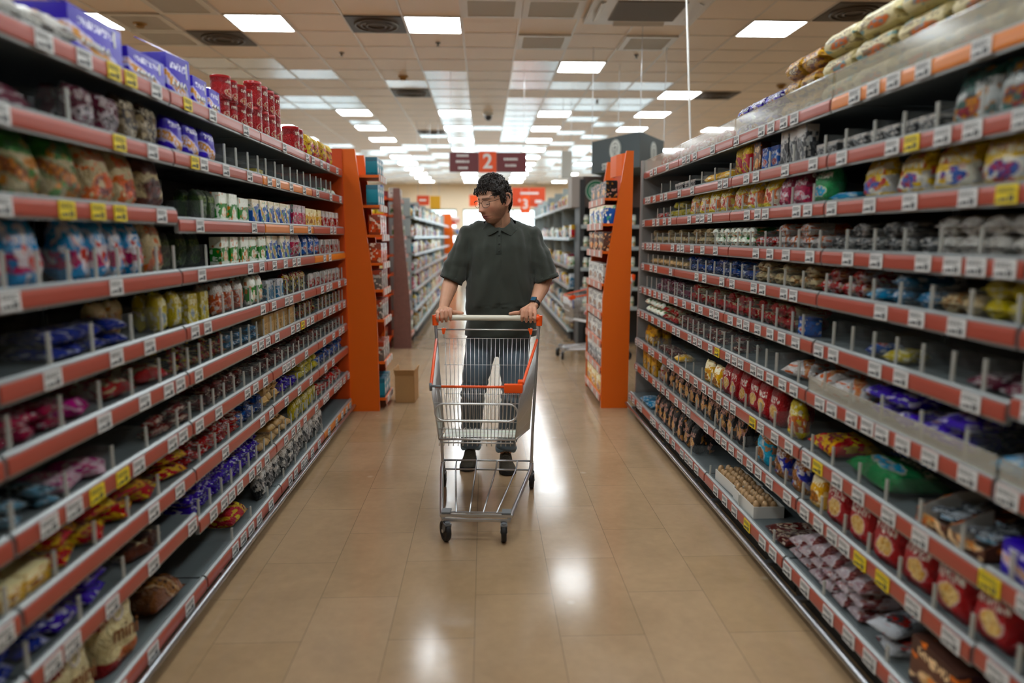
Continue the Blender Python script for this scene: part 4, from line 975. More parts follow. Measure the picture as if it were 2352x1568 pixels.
# brown tapered end display at the far left
t = empty('end_display', (-1.2, 8.95, 0)); bm = BM()
poly = [(-1.150, 0), (-.926, 0), (-.925, .45), (-.955, .9), (-.985, 1.3), (-1.01, 1.65), (-1.03, 1.98), (-1.11, 1.98), (-1.12, 1.2)]
prism(bm, [(a + 1.2, b) for a, b in poly], -.12, -.08); obj('side_panel', bm, m_brown, t)
bm = BM(); box(bm, -.75, .02, -.06, -.03, 0, 1.95); obj('back_panel', bm, mat('dark_red_back', '#6e1c10', .5), t)
bm = BM(); box(bm, .05, .09, .5, .53, 0, 1.96); obj('upright', bm, m_pshelf, t)
for z in FZ + [1.86]:
    bm = BM(); box(bm, -.75, .04, -.4, -.06, z - .02, z); box(bm, -.75, .045, -.41, -.4, z - .035, z + .005); sh = obj('shelf', bm, M['orange_d'], t)
    xr = .262 - .12 * min(1, z / 1.9); bm = BM(); box(bm, -.05, xr, -.08, .5, z - .02, z); obj('shelf', bm, M['orange'], t)
    bm = BM(); box(bm, xr, xr + .006, -.08, .5, z - .045, z + .004); obj('price_strip', bm, mat('salmon_end_strip', '#cf8f7a'), t)
tag(t, 'tapered brown end display with orange shelves at the far left', 'display')
for k, z in enumerate(FZ + [1.86]):
    for c, (x, th) in enumerate([(-1.34, ['whiteb', 'greybox', 'bluew', 'yellow', 'whiteb', 'redw', 'yellow', 'bluebox'][k]), (-1.24, ['greybox', 'whiteb', 'orbox', 'yellow', 'silver', 'redw', 'yellow', 'blue'][k])]):
        o = inst('carton', proto('box', th, .085, .14, .1, 0)[0][1], None, (x, 8.57, z + .0005)); tag(o, '%s carton, camera side of brown display, shelf %s up, %s' % (TH[th][7], NUMW[k + 1], ['left', 'right'][c]), 'box', 'cartons on the brown display')
    for c in range(4):
        th = ['green', 'whiteb', 'green', 'cream', 'redw', 'green', 'green', 'whiteb'][k]
        o = inst('carton', proto('box', th, .12, .13, .1, 0)[0][1], None, (-.955 - .12 * min(1, z / 1.9), 8.97 + c * .135, z + .0005), (0, 0, PI / 2)); tag(o, '%s carton, aisle side of brown display, shelf %s up, %s' % (TH[th][7], NUMW[k + 1], ORD[c + 1]), 'box', 'cartons on the brown display')
# far orange display, left
t = empty('end_display', (-.9, 16.0 + 3.2, 0)); bm = BM(); prism(bm, [(-.25, 0), (.16, 0), (.12, .7), (.02, 2.0), (-.25, 2.0)], -.02, .02); obj('side_panel', bm, M['orange'], t)
bm = BM(); 
for z in (.2, .6, 1.0, 1.4, 1.7): box(bm, -.1, .3 - z * .1, .02, .6, z, z + .03)
obj('shelf_stack', bm, M['orange'], t); tag(t, 'small bright orange display end at the far end of left shelving', 'display')
for k, (z, th) in enumerate([(1.43, 'bluebox'), (1.73, 'redw'), (1.03, 'bluefoil'), (.63, 'redy')]):
    o = inst('carton', proto('box', th, .25, .2, .15, 0)[0][1], None, (-.9 + .1, 19.35, z + .0005)); tag(o, '%s carton on the far small orange display, shelf %s up' % (TH[th][7], NUMW[[4, 5, 3, 2][k]]), 'box')

# coffee display: pillar, round emblem, shelves of jars
m_char = mat('charcoal_board', '#2b2d2e', .5); m_logo = mat('emblem_green', '#0f7a52', .4); m_lw = mat('emblem_white', '#dfe6e0', .4)
def emblem(parent, loc, rot, r, name='round_emblem', col=None, mono=False):
    """a round twin-tailed crowned figure in a ring"""
    g = col or m_logo; o_ = empty(name, loc, rot); o_.parent = parent
    bm = BM(); lathe(bm, [(r, 0), (r, .006)], 40); obj('disc', bm, g if not mono else m_lw, o_, smooth=True, angle=40)
    bm = BM(); n = 40
    for (ra, rb, z) in ((r * .96, r * .90, .0065), (r * .66, r * .61, .0065)):
        va = [bm.verts.new((ra * math.cos(2 * PI * k / n), ra * math.sin(2 * PI * k / n), z)) for k in range(n)]; vb = [bm.verts.new((rb * math.cos(2 * PI * k / n), rb * math.sin(2 * PI * k / n), z)) for k in range(n)]
        for k in range(n): bm.faces.new([va[k], va[(k + 1) % n], vb[(k + 1) % n], vb[k]])
    # head, crown, hair, tails
    for pts, w in (([(0, .34), (0, .1)], .16), ([(-.14, .46), (0, .56), (.14, .46)], .05), ([(-.14, .3), (-.3, 0), (-.2, -.35), (-.1, -.55)], .07), ([(.14, .3), (.3, 0), (.2, -.35), (.1, -.55)], .07), ([(0, .05), (0, -.5)], .12), ([(-.3, -.3), (-.48, 0), (-.42, .3)], .06), ([(.3, -.3), (.48, 0), (.42, .3)], .06)):
        for (x0, y0), (x1, y1) in zip(pts, pts[1:]):
            d = Vector((x1 - x0, y1 - y0, 0)).normalized(); p = Vector((-d.y, d.x, 0)) * w / 2
            vs = [bm.verts.new((Vector(q_) + s_ * p) * r + Vector((0, 0, .007 + .001 * w))) for q_, s_ in (((x0, y0, 0), 1), ((x1, y1, 0), 1), ((x1, y1, 0), -1), ((x0, y0, 0), -1))]
            bm.faces.new(vs)
    bmesh.ops.remove_doubles(bm, verts=bm.verts, dist=1e-5)
    obj('figure', bm, m_lw if not mono else g, o_)
    return o_
t = empty('coffee_display', (1.62, 9.2, 0))
bm = BM(); box(bm, -.35, .50, .0, .25, 0, 2.14); box(bm, -.42, -.36, -.25, .25, 0, 2.1); obj('pillar', bm, m_char, t)
bm = BM(); box(bm, -.52, -.38, -.20, .2, 1.76, 2.14); obj('side_board', bm, mat('taupe_board', '#a39a92', .5), t)
bm = BM(); box(bm, -.38, .5, -.22, -.2, 1.76, 2.14); obj('header_board', bm, mat('dark_brown_board', '#54453f', .5), t)
emblem(t, (-.22, -.225, 1.96), (PI / 2, 0, 0), .135)
for z in (.5, .75, 1.0, 1.26, 1.53):
    bm = BM(); box(bm, -.40, .5, -.3, 0, z - .02, z); sh = obj('shelf', bm, m_char, t)
    bm = BM(); box(bm, -.41, .5, -.31, -.3, z - .035, z + .01); obj('price_strip', bm, m_pshelf, sh)
    for x in (-.25, .05): bm = BM(); box(bm, x, x + .09, -.314, -.31, z - .03, z + .008); obj('price_card', bm, M['tagy'], sh)
tag(t, 'dark coffee display with round green emblem at the far right', 'display')
for k, z in enumerate((.5, .75, 1.0, 1.26, 1.53)):
    for c in range(7):
        bm = None; key = ('jar',)
        if key not in _P:
            bm = BM(); lathe(bm, [(.042, 0), (.045, .01), (.045, .1), (.04, .11)], 16); a = mesh_of('jar_body', bm, tmat('green'), True, 40)
            bm = BM(); lathe(bm, [(.043, .11), (.043, .13), (.03, .134)], 16); _P[key] = [('jar_body', a), ('lid', mesh_of('lid', bm, m_lw, True, 40))]
        o = empty('coffee_jar', (1.27 + c * .1, 8.99, z + .0005))
        for pn, me in _P[key]: inst(pn, me, o)
        tag(o, 'green and white coffee jar on shelf %s up of the coffee display, %s from left' % (NUMW[k + 1], ORD[c + 1]), 'jar', 'coffee jars on the dark display')
# hanging boxed coffee sign: two faces meeting at a corner
m_sg = mat('slate_sign_board', '#4a585c', .5)
A = Vector((1.30, 8.7)); B = Vector((1.684, 7.8)); C = Vector((2.147, 8.6)); D_ = A + C - B
t = empty('hanging_sign', (B.x, B.y, 2.1)); bm = BM(); zb, zt = .045, .40
pts = [A, B, C, D_]
prism(bm, [(p.x - B.x, p.y - B.y) for p in pts], zb, zt + .02, 'z'); obj('sign_box', bm, m_sg, t)
def on_face(P, Q, fx, z, off=.006):
    p = P + (Q - P) * fx; d = (Q - P).normalized(); n = Vector((d.y, -d.x)); a = math.atan2(d.y, d.x); return (p.x + n.x * off - B.x, p.y + n.y * off - B.y, z), (PI / 2, 0, a)
l, r_ = on_face(A, B, .52, .275, .001); e = emblem(t, l, r_, .115, 'round_emblem', m_sg, True)
l, r_ = on_face(B, C, .55, .25, .001); emblem(t, l, r_, .115, 'round_emblem', m_sg, True)
l, r_ = on_face(A, B, .52, .10, .004); inst('lettering', text_mesh('STARBUCKS', .1, .002, m_lw, .002), t, l, r_)
for p in pts: bm = BM(); tube(bm, [(p.x - B.x, p.y - B.y, zt), (p.x - B.x, p.y - B.y, CEIL - 2.1)], .004, 6); obj('hanging_wire', bm, M['chrome_d'], t)
tag(t, 'slate grey hanging box sign with round pale emblem above the right displays', 'sign')
# aisle number sign
t = empty('aisle_sign', (.055, 10, 2.41)); m_mar = mat('maroon_sign', '#6e2c30', .45)
bm = BM(); box(bm, -.53, -.125, -.012, .012, -.135, .13); obj('side_board', bm, m_mar, t); bm = BM(); box(bm, .118, .53, -.012, .012, -.135, .13); obj('side_board', bm, m_mar, t)
bm = BM(); box(bm, -.124, .117, -.02, .012, -.14, .14); obj('number_board', bm, M['orange_pl'], t)
o = inst('number', text_mesh('2', .27, .003, M['white'], .006), t, (-.004, -.023, 0), (PI / 2, 0, 0))
bm = BM()
for x0, x1, z in ((-.43, -.26, .085), (-.44, -.25, .005), (-.41, -.27, -.08), (.22, .42, .04), (.24, .40, -.045)):
    rnd = random.Random(int(z * 1000)); x = x0
    while x < x1 - .02:
        w = rnd.uniform(.012, .022); box(bm, x, x + w, -.0145, -.012, z - .016, z + .016); box(bm, x + w * .35, x + w * .65, -.015, -.0144, z - .006, z + .016, 1) if rnd.random() < .4 else None; x += w + .005
obj('word_lines', bm, [M['white'], m_mar], t)
for x in (-.5, .5): bm = BM(); tube(bm, [(x, 0, .13), (x, 0, CEIL - 2.41)], .003, 6); obj('hanging_wire', bm, M['chrome_d'], t)
tag(t, 'maroon hanging aisle sign with an orange panel numbered 2', 'sign')
# farther signs
def board(name, x0, x1, z0, z1, y, m_, lab, text=None, strips=None, post=True):
    t = empty(name, ((x0 + x1) / 2, y, (z0 + z1) / 2)); w, h = (x1 - x0) / 2, (z1 - z0) / 2
    bm = BM(); box(bm, -w, w, -.012, .012, -h, h); obj('board', bm, m_, t)
    if text: inst('number', text_mesh(text, h * 1.5, .003, M['white'], .004), t, (0, -.015, 0), (PI / 2, 0, 0))
    if strips:
        bm = BM(); [box(bm, a * w, b * w, -.016, -.012, c * h, d * h) for a, b, c, d in strips]; obj('print_marks', bm, M['white'], t)
    if post:
        for s in (-.8, .8): bm = BM(); tube(bm, [(s * w, 0, h), (s * w, 0, CEIL - (z0 + z1) / 2)], .004, 6); obj('hanging_wire', bm, M['chrome_d'], t)
    tag(t, lab, 'sign')
m_red = mat('red_orange_banner', '#d2481e', .5)
board('hanging_banner', .62, 1.36, 2.05, 2.47, 16, m_red, 'wide red orange banner hanging right of the head, far back', None, [(-.5, .6, .3, .5), (-.6, -.3, -.5, -.2), (.4, .8, -.6, -.3)])
board('aisle_sign', .80, 1.01, 1.90, 2.28, 15.8, M['orange_pl'], 'orange sign numbered 3 hanging before the red orange banner', '3')
board('hanging_sign', -.37, -.15, 2.14, 2.42, 18, M['orange_pl'], 'plain orange hanging square behind the glasses, far back')
board('hanging_sign', -1.05, -.85, 1.92, 2.17, 14, mat('yellow_sign', '#e0a41c', .5), 'yellow hanging square above the far left shelving')
board('hanging_sign', -1.32, -1.08, 2.0, 2.19, 14.2, m_red, 'red hanging square left of the yellow one, far left', None, [(-.6, .5, -.1, .2)])
board('hanging_flag', 1.29, 1.46, 2.35, 2.80, 12, mat('pale_flag', '#d9d9d0', .5), 'pale tilted flag hanging by the slate coffee sign')
t = empty('suspension_pipe', (1.83, 6.5, 0)); bm = BM(); tube(bm, [(1.775 - 1.83, 0, CEIL), (1.887 - 1.83, .02, 2.0), (1.93 - 1.83, .02, 1.9)], .009, 8); obj('pipe', bm, M['white'], t)
bm = BM(); lathe(bm, [(.03, CEIL - .02), (.03, CEIL - .001)], 12, cx=-.055); obj('ceiling_cap', bm, M['white'], t)
tag(t, 'thin pale pipe hanging from the ceiling right of the middle', 'pipe')
# till area furniture in front of the far windows
for k, (x, y, c, d) in enumerate([(-1.9, 23.5, '#8c6a54', 'brown low'), (-.3, 25, '#5c6c74', 'grey low'), (1.6, 24.2, '#c8481e', 'orange low'), (3.4, 23, '#8a8f92', 'pale grey low'), (-4.2, 24, '#3f7a6a', 'green low')]):
    t = empty('checkout_counter', (x, y, 0)); bm = BM(); box(bm, -.55, .55, -.3, .3, 0, .82, bev=.02); obj('body', bm, mat('till_%d' % k, c, .5), t)
    bm = BM(); box(bm, -.6, .6, -.35, .35, .82, .86, bev=.01); obj('top', bm, M['grey_pl'], t); bm = BM(); box(bm, .2, .5, -.1, .1, .86, 1.15, bev=.01); obj('screen', bm, M['rubber'], t)
    tag(t, '%s checkout counter before the far windows' % d, 'counter')
# cardboard box on the floor
t = empty('cardboard_box', (-.675, 6.0, 0), (0, 0, R(-3))); w, d, h = .082, .12, .235
bm = BM(); 
for a in ((-w, w, -d, -d + .004), (-w, w, d - .004, d), (-w, -w + .004, -d, d), (w - .004, w, -d, d)): box(bm, *a, 0, h)
box(bm, -w, w, -d, d, 0, .004); obj('box_body', bm, M['card'], t)
bm = BM(); box(bm, -w, w, -.002, .002, 0, .06); obj('flap', bm, M['card'], t, loc=(0, -d + .002, h), rot=(R(28), 0, 0))
for s in (-1, 1): bm = BM(); box(bm, -.002, .002, -d, d, 0, .055); obj('flap', bm, M['card'], t, loc=(s * (w - .002), 0, h), rot=(0, R(s * 12), 0))
bm = BM(); box(bm, -w * .9, w * .9, -d * .7, d * .9, .06, .2, bev=.004); obj('dark_contents', bm, mat('dark_box_goods', '#3a3228', .7), t)
tag(t, 'open brown cardboard box on the floor by the left orange display', 'box')
# ================================================================ shopping cart
def wire_mesh(segs, r, seg=5):
    bm = BM()
    for s in segs: tube(bm, s, r, seg)
    return bm
def lerp(a, b, t): return tuple(a[i] + (b[i] - a[i]) * t for i in range(3))
def make_cart(loc, rz, label, caster_rot=(25, -8, 0, 5)):
    t = empty('shopping_cart', loc, (0, 0, rz)); tag(t, label, 'shopping cart')
    Z = M['chrome']; T = M['chrome_d']
    RT = lambda s: (s * .275, -.02, .845); FT = lambda s: (s * .205, -.69, .715); RB = lambda s: (s * .235, -.09, .36); FB_ = lambda s: (s * .178, -.66, .462)
    bm = BM(); tube(bm, [(-.262, 0, .957), (.262, 0, .957)], .0155, 14); obj('handle', bm, M['cream'], t, smooth=True, angle=50, label='cream plastic push handle')
    for s in (-1, 1):
        bm = BM(); tube(bm, [(s * .255, 0, .957), (s * .287, 0, .957)], .02, 12); tube(bm, [(s * .287, .0, .972), (s * .285, -.002, .915)], .0165, 12); obj('handle_end', bm, M['orange_pl'], t, smooth=True, angle=50, label='orange handle socket')
        bm = BM(); tube(bm, fillet([(s * .285, -.002, .93), (s * .278, -.02, .84), (s * .252, -.075, .33), (s * .247, -.07, .16)], .05), .0085, 10); obj('upright', bm, T, t, smooth=True, angle=50)
        # base side tube
        bm = BM(); tube(bm, fillet([(s * .247, -.02, .15), (s * .245, -.12, .142), (s * .162, -.72, .118), (s * .155, -.745, .118)], .04), .0105, 10); obj('base_rail', bm, T, t, smooth=True, angle=50)
        # basket side: dense upright wires and four long ones
        segs = []
        n = 36
        for k in range(n + 1):
            f = k / n; segs.append([lerp(RT(s), FT(s), f), lerp(RB(s), FB_(s), f)])
        for f in (.28, .5, .72, .9): segs.append([lerp(RT(s), RB(s), f), lerp(FT(s), FB_(s), f)])
        obj('basket_side', wire_mesh(segs, .0017, 4), Z, t, smooth=True)
        bm = BM(); tube(bm, [RT(s), FT(s)], .004, 6); tube(bm, [RT(s), RB(s)], .0035, 6); tube(bm, [FT(s), FB_(s)], .0035, 6); tube(bm, [RB(s), FB_(s)], .004, 6); obj('basket_side_frame', bm, Z, t, smooth=True)
        bm = BM(); a, b = lerp(RT(s), FT(s), .05), lerp(RT(s), FT(s), .94 if s > 0 else .97); tube(bm, [(a[0] + s * .003, a[1], a[2] + .004), (b[0] + s * .003, b[1], b[2] + .004)], .0075, 8); obj('orange_side_bumper', bm, M['orange_pl'], t, smooth=True)
    # front
    segs = [[lerp(FT(-1), FT(1), k / 22), lerp(FB_(-1), FB_(1), k / 22)] for k in range(23)]
    for f in (.3, .66, .8): segs.append([lerp(FT(-1), FB_(-1), f), lerp(FT(1), FB_(1), f)])
    obj('basket_front', wire_mesh(segs, .0019, 5), Z, t, smooth=True)
    bm = BM(); a, b = FT(-1), FT(1); tube(bm, [(a[0] + .02, a[1] - .004, a[2] + .005), (b[0] - .03, b[1] - .004, b[2] + .005)], .0062, 8); obj('orange_front_bumper', bm, M['orange_pl'], t, smooth=True)
    bm = BM(); box(bm, .128, .212, -.712, -.682, .695, .735, bev=.004); box(bm, .190, .214, -.70, -.65, .70, .748, bev=.004); obj('corner_block', bm, M['orange_pl'], t, smooth=True, angle=40, label='orange corner block')
    bm = BM(); tube(bm, [(-.212, -.69, .722), (-.16, -.7, .722)], .006, 8); tube(bm, [(-.21, -.69, .735), (-.208, -.69, .70)], .007, 8); obj('corner_cap', bm, M['grey_pl'], t, smooth=True)
    bm = BM(); pts = []
    for cx, a0 in ((.15, -90), (-.15, 90)):
        for k in range(9): a = R(a0 + k * 22.5); pts.append((cx + .04 * math.cos(a), -.697, .60 + .04 * math.sin(a)))
    tube(bm, pts, .0045, 7, closed=True); obj('front_ring', bm, Z, t, smooth=True, label='oval wire ring')
    bm = BM(); tube(bm, [FB_(-1), FB_(1)], .005, 7); tube(bm, [(-.17, -.675, .45), (.17, -.675, .45)], .0035, 6); obj('front_bottom_bar', bm, Z, t, smooth=True)
    # floor grid
    segs = []
    for k in range(17):
        f = k / 16; a, b = lerp(RB(-1), RB(1), f), lerp(FB_(-1), FB_(1), f); segs.append([a, b, (b[0], b[1] - .006, b[2] - .03)])
    for f in (.15, .35, .55, .75, .93): segs.append([lerp(RB(-1), FB_(-1), f), lerp(RB(1), FB_(1), f)])
    obj('basket_floor', wire_mesh(segs, .002, 5), Z, t, smooth=True)
    # hinged rear gate
    g0, g1 = (-.235, .0, .855), (.245, .0, .855)
    segs = [[(-.23 + k * .023, -.015, .845), (-.22 + k * .0218, -.065, .40)] for k in range(21)]
    for z, y in ((.845, -.015), (.70, -.03), (.54, -.048), (.49, -.055), (.40, -.065)): segs.append([(-.235, y, z), (.235, y, z)])
    obj('rear_gate', wire_mesh(segs, .0016, 5), Z, t, smooth=True)
    bm = BM(); tube(bm, [(-.275, -.01, .893), (.275, -.01, .893)], .0045, 8)
    for s in (-1, 1): tube(bm, [(s * .24, -.01, .905), (s * .236, -.015, .845)], .004, 7)
    obj('gate_hinge_rod', bm, Z, t, smooth=True)
    for s in (-1, 1):
        bm = BM(); prism(bm, [(s * .225, .90), (s * .25, .90), (s * .245, .868), (s * .235, .868)], -.02, 0); obj('gate_clip', bm, M['orange_pl'], t, label='orange hinge clip')
    bm = BM(); box(bm, .20, .22, -.06, -.045, .40, .412); obj('red_end_cap', bm, mat('red_cap', '#c8141c', .4), t)
    # printed leaflet lying on the basket floor
    # lower frame
    bm = BM(); box(bm, -.168, .168, -.752, -.738, .118, .132, bev=.003); box(bm, -.16, .16, -.752, -.742, .096, .11, bev=.003); tube(bm, [(-.15, -.715, .128), (.15, -.715, .128)], .0045, 8); obj('front_bar', bm, T, t, smooth=True, angle=40)
    for s in (-1, 1): bm = BM(); box(bm, s * .14 - .022, s * .14 + .022, -.752, -.70, .132, .142, bev=.003); obj('bar_cap', bm, M['grey_pl'], t)
    bm = BM()
    for y, z in ((-.06, .165), (-.14, .14)): tube(bm, [(-.245, y, z), (.245, y, z)], .005, 8)
    obj('rear_crossbar', bm, T, t, smooth=True)
    for k in range(4):
        x0, x1 = -.17 + k * .113, -.095 + k * .063; bm = BM(); tube(bm, [(x0, -.06, .165), (x0 * .98, -.14, .146), (x1, -.72, .128)], .0042, 7); obj('tray_rod', bm, T, t, smooth=True)
    for (x, y), cr in zip(((-.13, -.77), (.13, -.77), (-.247, -.06), (.247, -.06)), caster_rot):
        front = y < -.5; top = .10 if front else .155
        bm = BM(); tube(bm, [(0, 0, top), (0, 0, .085)], .012, 10)
        for s in (-1, 1): prism(bm, [(-.012, .092), (.02, .092), (.034, .05), (.024, .04), (.0, .06)], s * .014 - .0015, s * .014 + .0015, 'x')
        box(bm, -.0155, .0155, -.012, .022, .086, .094)
        c = obj('caster', bm, M['grey_pl'], t, loc=(x, y, 0), rot=(0, 0, R(cr)), smooth=True, angle=35)
        bm = BM(); rr = .05; prof = [(.012, .009), (.03, .009), (.034, .012), (.046, .012), (rr, .008), (rr, -.008), (.046, -.012), (.034, -.012), (.03, -.009), (.012, -.009)]
        lathe(bm, [(r, z) for r, z in prof[::-1]], 28); bmesh.ops.rotate(bm, verts=bm.verts, matrix=Matrix.Rotation(PI / 2, 3, 'Y')); bmesh.ops.translate(bm, verts=bm.verts, vec=(0, .028, rr + .0005))
        w = obj('wheel', bm, M['rubber'], c, smooth=True, angle=35)
        bm = BM(); tube(bm, [(-.017, .028, rr), (.017, .028, rr)], .008, 10); obj('axle', bm, M['chrome_d'], c, smooth=True, angle=40)
    return t
CART = make_cart((.013, 3.85, 0), R(-4.5), 'wire shopping cart with cream handle and orange trim, pushed by the man', (28, 4, 2, -3))
bm = BM(); prism(bm, [(-.17, -.62), (.172, -.615), (.195, -.22), (-.2, -.24)], 0, .002, 'z')
o = obj('leaflet', bm, None or tmat('pinkbis', True), None, loc=(0, 0, 0)); 
o.data.materials.clear()
def leaflet_mat():
    m = bpy.data.materials.new('pale_printed_leaflet'); m.use_nodes = True; q = NB(m); b = q.n['Principled BSDF']
    tc = q.node('ShaderNodeTexCoord'); mp = q.node('ShaderNodeMapping'); mp.inputs['Scale'].default_value = (4, 16, 1); q.l.new(tc.outputs['Generated'], mp.inputs[0])
    v = q.node('ShaderNodeTexVoronoi'); v.distance = 'CHEBYCHEV'; v.inputs['Scale'].default_value = 1; q.l.new(mp.outputs[0], v.inputs['Vector'])
    hs = q.node('ShaderNodeHueSaturation'); hs.inputs['Saturation'].default_value = .35; hs.inputs['Value'].default_value = 1; q.l.new(v.outputs['Color'], hs.inputs['Color'])
    q.l.new(q.mix(.35, srgb('#dfe4cf'), hs.outputs[0]), b.inputs['Base Color']); b.inputs['Roughness'].default_value = .5; return m
o.data.materials.append(leaflet_mat())
th_ = math.atan2(.10, -.57)
o.rotation_euler = (-math.atan2(.102, .57), 0, R(-4.5)); o.location = (.013, 3.85, .36 - .09 * .179 + .0045)
tag(o, 'pale printed leaflet lying on the floor of the shopping cart', 'leaflet')
c2 = make_cart((1.63, 8.15, 0), R(-82), 'parked shopping cart seen side on by the coffee display, right', (60, 80, 0, 10))
for k, (x, y, th, h) in enumerate([(1.24, 8.2, 'redw', .16), (1.36, 8.05, 'cherry', .12), (1.40, 8.25, 'yellow', .14)]):
    z = .50 - (x - 1.03) * .15
    o = inst('bag', proto('flat', th, .16, .09, .16, 1)[0][1], None, (x, y - .05, z), (0, 0, .5 * k)); tag(o, '%s bag lying in the parked shopping cart' % TH[th][7], 'bag')
# ================================================================ the man pushing the cart
def ball(bm, c, r, rot=None, seg=16):
    r = r if isinstance(r, (tuple, list)) else (r, r, r)
    mtx = Matrix.Translation(c) @ ((rot.to_4x4() if rot is not None else Matrix.Identity(4))) @ Matrix.Diagonal((*r, 1))
    bmesh.ops.create_uvsphere(bm, u_segments=seg, v_segments=seg // 2 + 2, radius=1, matrix=mtx)
def limb(bm, pts, rs, seg=16):
    """overlapping tapered capsules along a chain"""
    for (a, ra), (b, rb) in zip(zip(pts, rs), zip(pts[1:], rs[1:])):
        a, b = Vector(a), Vector(b); tube(bm, [a, b], [ra, rb], seg)
    for p, r in zip(pts, rs): ball(bm, p, r, seg=seg)
def ellipse_loft(bm, rings, seg=32, power=2.3):
    """rings: (cx, cy, z, halfwidth, halfdepth)"""
    R_s = []
    for cx, cy, z, a, b in rings:
        ring = []
        for k in range(seg):
            t = 2 * PI * k / seg; c, s = math.cos(t), math.sin(t)
            ring.append(bm.verts.new((cx + a * math.copysign(abs(c) ** (2 / power), c), cy + b * math.copysign(abs(s) ** (2 / power), s), z)))
        R_s.append(ring)
    for A, B in zip(R_s, R_s[1:]):
        for k in range(seg): bm.faces.new([A[k], A[(k + 1) % seg], B[(k + 1) % seg], B[k]])
    bm.faces.new(R_s[0][::-1]); bm.faces.new(R_s[-1])
def remesh(bm, voxel, smooth=4, factor=.5):
    bmesh.ops.recalc_face_normals(bm, faces=bm.faces)
    me = bpy.data.meshes.new('tmp'); bm.to_mesh(me); bm.free(); o = bpy.data.objects.new('tmp', me); COL.objects.link(o)
    md = o.modifiers.new('r', 'REMESH'); md.mode = 'VOXEL'; md.voxel_size = voxel; md.use_smooth_shade = True
    if smooth: ms = o.modifiers.new('s', 'SMOOTH'); ms.factor = factor; ms.iterations = smooth
    dg = bpy.context.evaluated_depsgraph_get(); out = bpy.data.meshes.new_from_object(o.evaluated_get(dg))
    bpy.data.objects.remove(o); bpy.data.meshes.remove(me)
    b2 = bmesh.new(); b2.from_mesh(out); bpy.data.meshes.remove(out); return b2
def G(x, s): return math.exp(-x * x / (2 * s * s))
MAN = empty('person', (.09, 4.18, 0)); tag(MAN, 'person in a dark green polo shirt and jeans leaning on the cart handle, looking left', 'person')
O_ = Vector((.09, 4.18, 0))
def pobj(name, bm, mats, smooth=True, angle=None, label=None, parent=MAN):
    bmesh.ops.translate(bm, verts=bm.verts, vec=-O_ if parent is MAN else (0, 0, 0)); return obj(name, bm, mats, parent, smooth, angle=angle, label=label)
# ---- head frame: local x = subject's left (towards image right when facing us), y = face direction, z = up
HC = Vector((.057, 4.045, 1.598)); YAW, PITCH = R(47), R(12)
fd = Vector((-math.sin(YAW) * math.cos(PITCH), -math.cos(YAW) * math.cos(PITCH), -math.sin(PITCH)))
up = Vector((0, 0, 1)); hx = up.cross(fd).normalized() * 1; hz = fd.cross(hx) * -1
if hz.z < 0: hz = -hz
hx = fd.cross(hz).normalized()
HM = Matrix((hx, fd, hz)).transposed().to_4x4() @ Matrix.Diagonal((1.06, 1.03, 1.15, 1)); HM.translation = HC
HI = HM.inverted()
def head_surface(x, y, z, grow=0):
    """unit-sphere direction -> head-local point"""
    ax, ay, az = .074 + grow, .097 + grow, .113 + grow
    px, py, pz = x * ax, y * ay, z * az
    if pz < -.02:      # jaw narrows towards the chin, nape moves forward
        t = min(1, (-.02 - pz) / .09); px *= 1 - .36 * t ** 1.5
        if py < 0: py *= 1 - .45 * t
        else: py *= 1 + .02 * t
    if z < 0 and y > 0: py *= 1 + (((1 - abs(z) ** 3.4) / max(.02, 1 - z * z)) ** .5 - 1) * min(1, y * 2.5) * .95
    if py > 0 and pz > .03: py *= 1 - .08 * min(1, (pz - .03) / .06)
    px *= 1 - .06 * max(0, y) ** 2
    return px, py, pz
def face_relief(px, py, pz):
    w = max(0, min(1, (py - .02) / .045)); d = 0
    nz = (pz + .008); t = max(0, min(1, (.022 - pz) / .052))
    if -.050 < pz < .035:
        d += (.004 + .0195 * t ** 1.2) * G(px, .0065 + .0055 * t) * (1 if pz > -.034 else max(0, 1 - (-.034 - pz) / .012))
    d += .007 * G(abs(px) - .011, .0065) * G(pz + .036, .008)              # nostril wings
    d -= .010 * G(abs(px) - .030, .013) * G(pz - .004, .010)               # eye sockets
    d += .0055 * G(abs(px) - .030, .010) * G(pz - .001, .0065)             # lids over the eyeballs
    d += .005 * G(abs(px) - .028, .018) * G(pz - .022, .006)               # brow ridge
    d += .004 * G(abs(px) - .042, .014) * G(pz + .022, .014)               # cheekbones
    d += .0085 * G(px, .019) * G(pz + .060, .0042) + .0085 * G(px, .016) * G(pz + .071, .0046) - .007 * G(px, .022) * G(pz + .0655, .0018)
    d -= .003 * G(px, .018) * G(pz + .082, .006)
    d += .009 * G(px, .022) * G(pz + .094, .012)                           # chin
    return d * w
def add_head(bm):
    nu, nv = 110, 90; rows = []
    for j in range(nv + 1):
        th = PI * j / nv; row = []
        for i in range(nu):
            ph = 2 * PI * i / nu; x, y, z = math.sin(th) * math.cos(ph), math.sin(th) * math.sin(ph), math.cos(th)
            px, py, pz = head_surface(x, y, z); py += face_relief(px, py, pz)
            row.append((px, py, pz))
            if j in (0, nv): break
        rows.append([bm.verts.new(HM @ Vector(p)) for p in row])
    for j in range(nv):
        A, B = rows[j], rows[j + 1]
        for i in range(nu):
            a0, a1 = A[i % len(A)], A[(i + 1) % len(A)]; b0, b1 = B[i % len(B)], B[(i + 1) % len(B)]
            f = list(dict.fromkeys([a0, a1, b1, b0])); 
            if len(f) > 2: bm.faces.new(f)
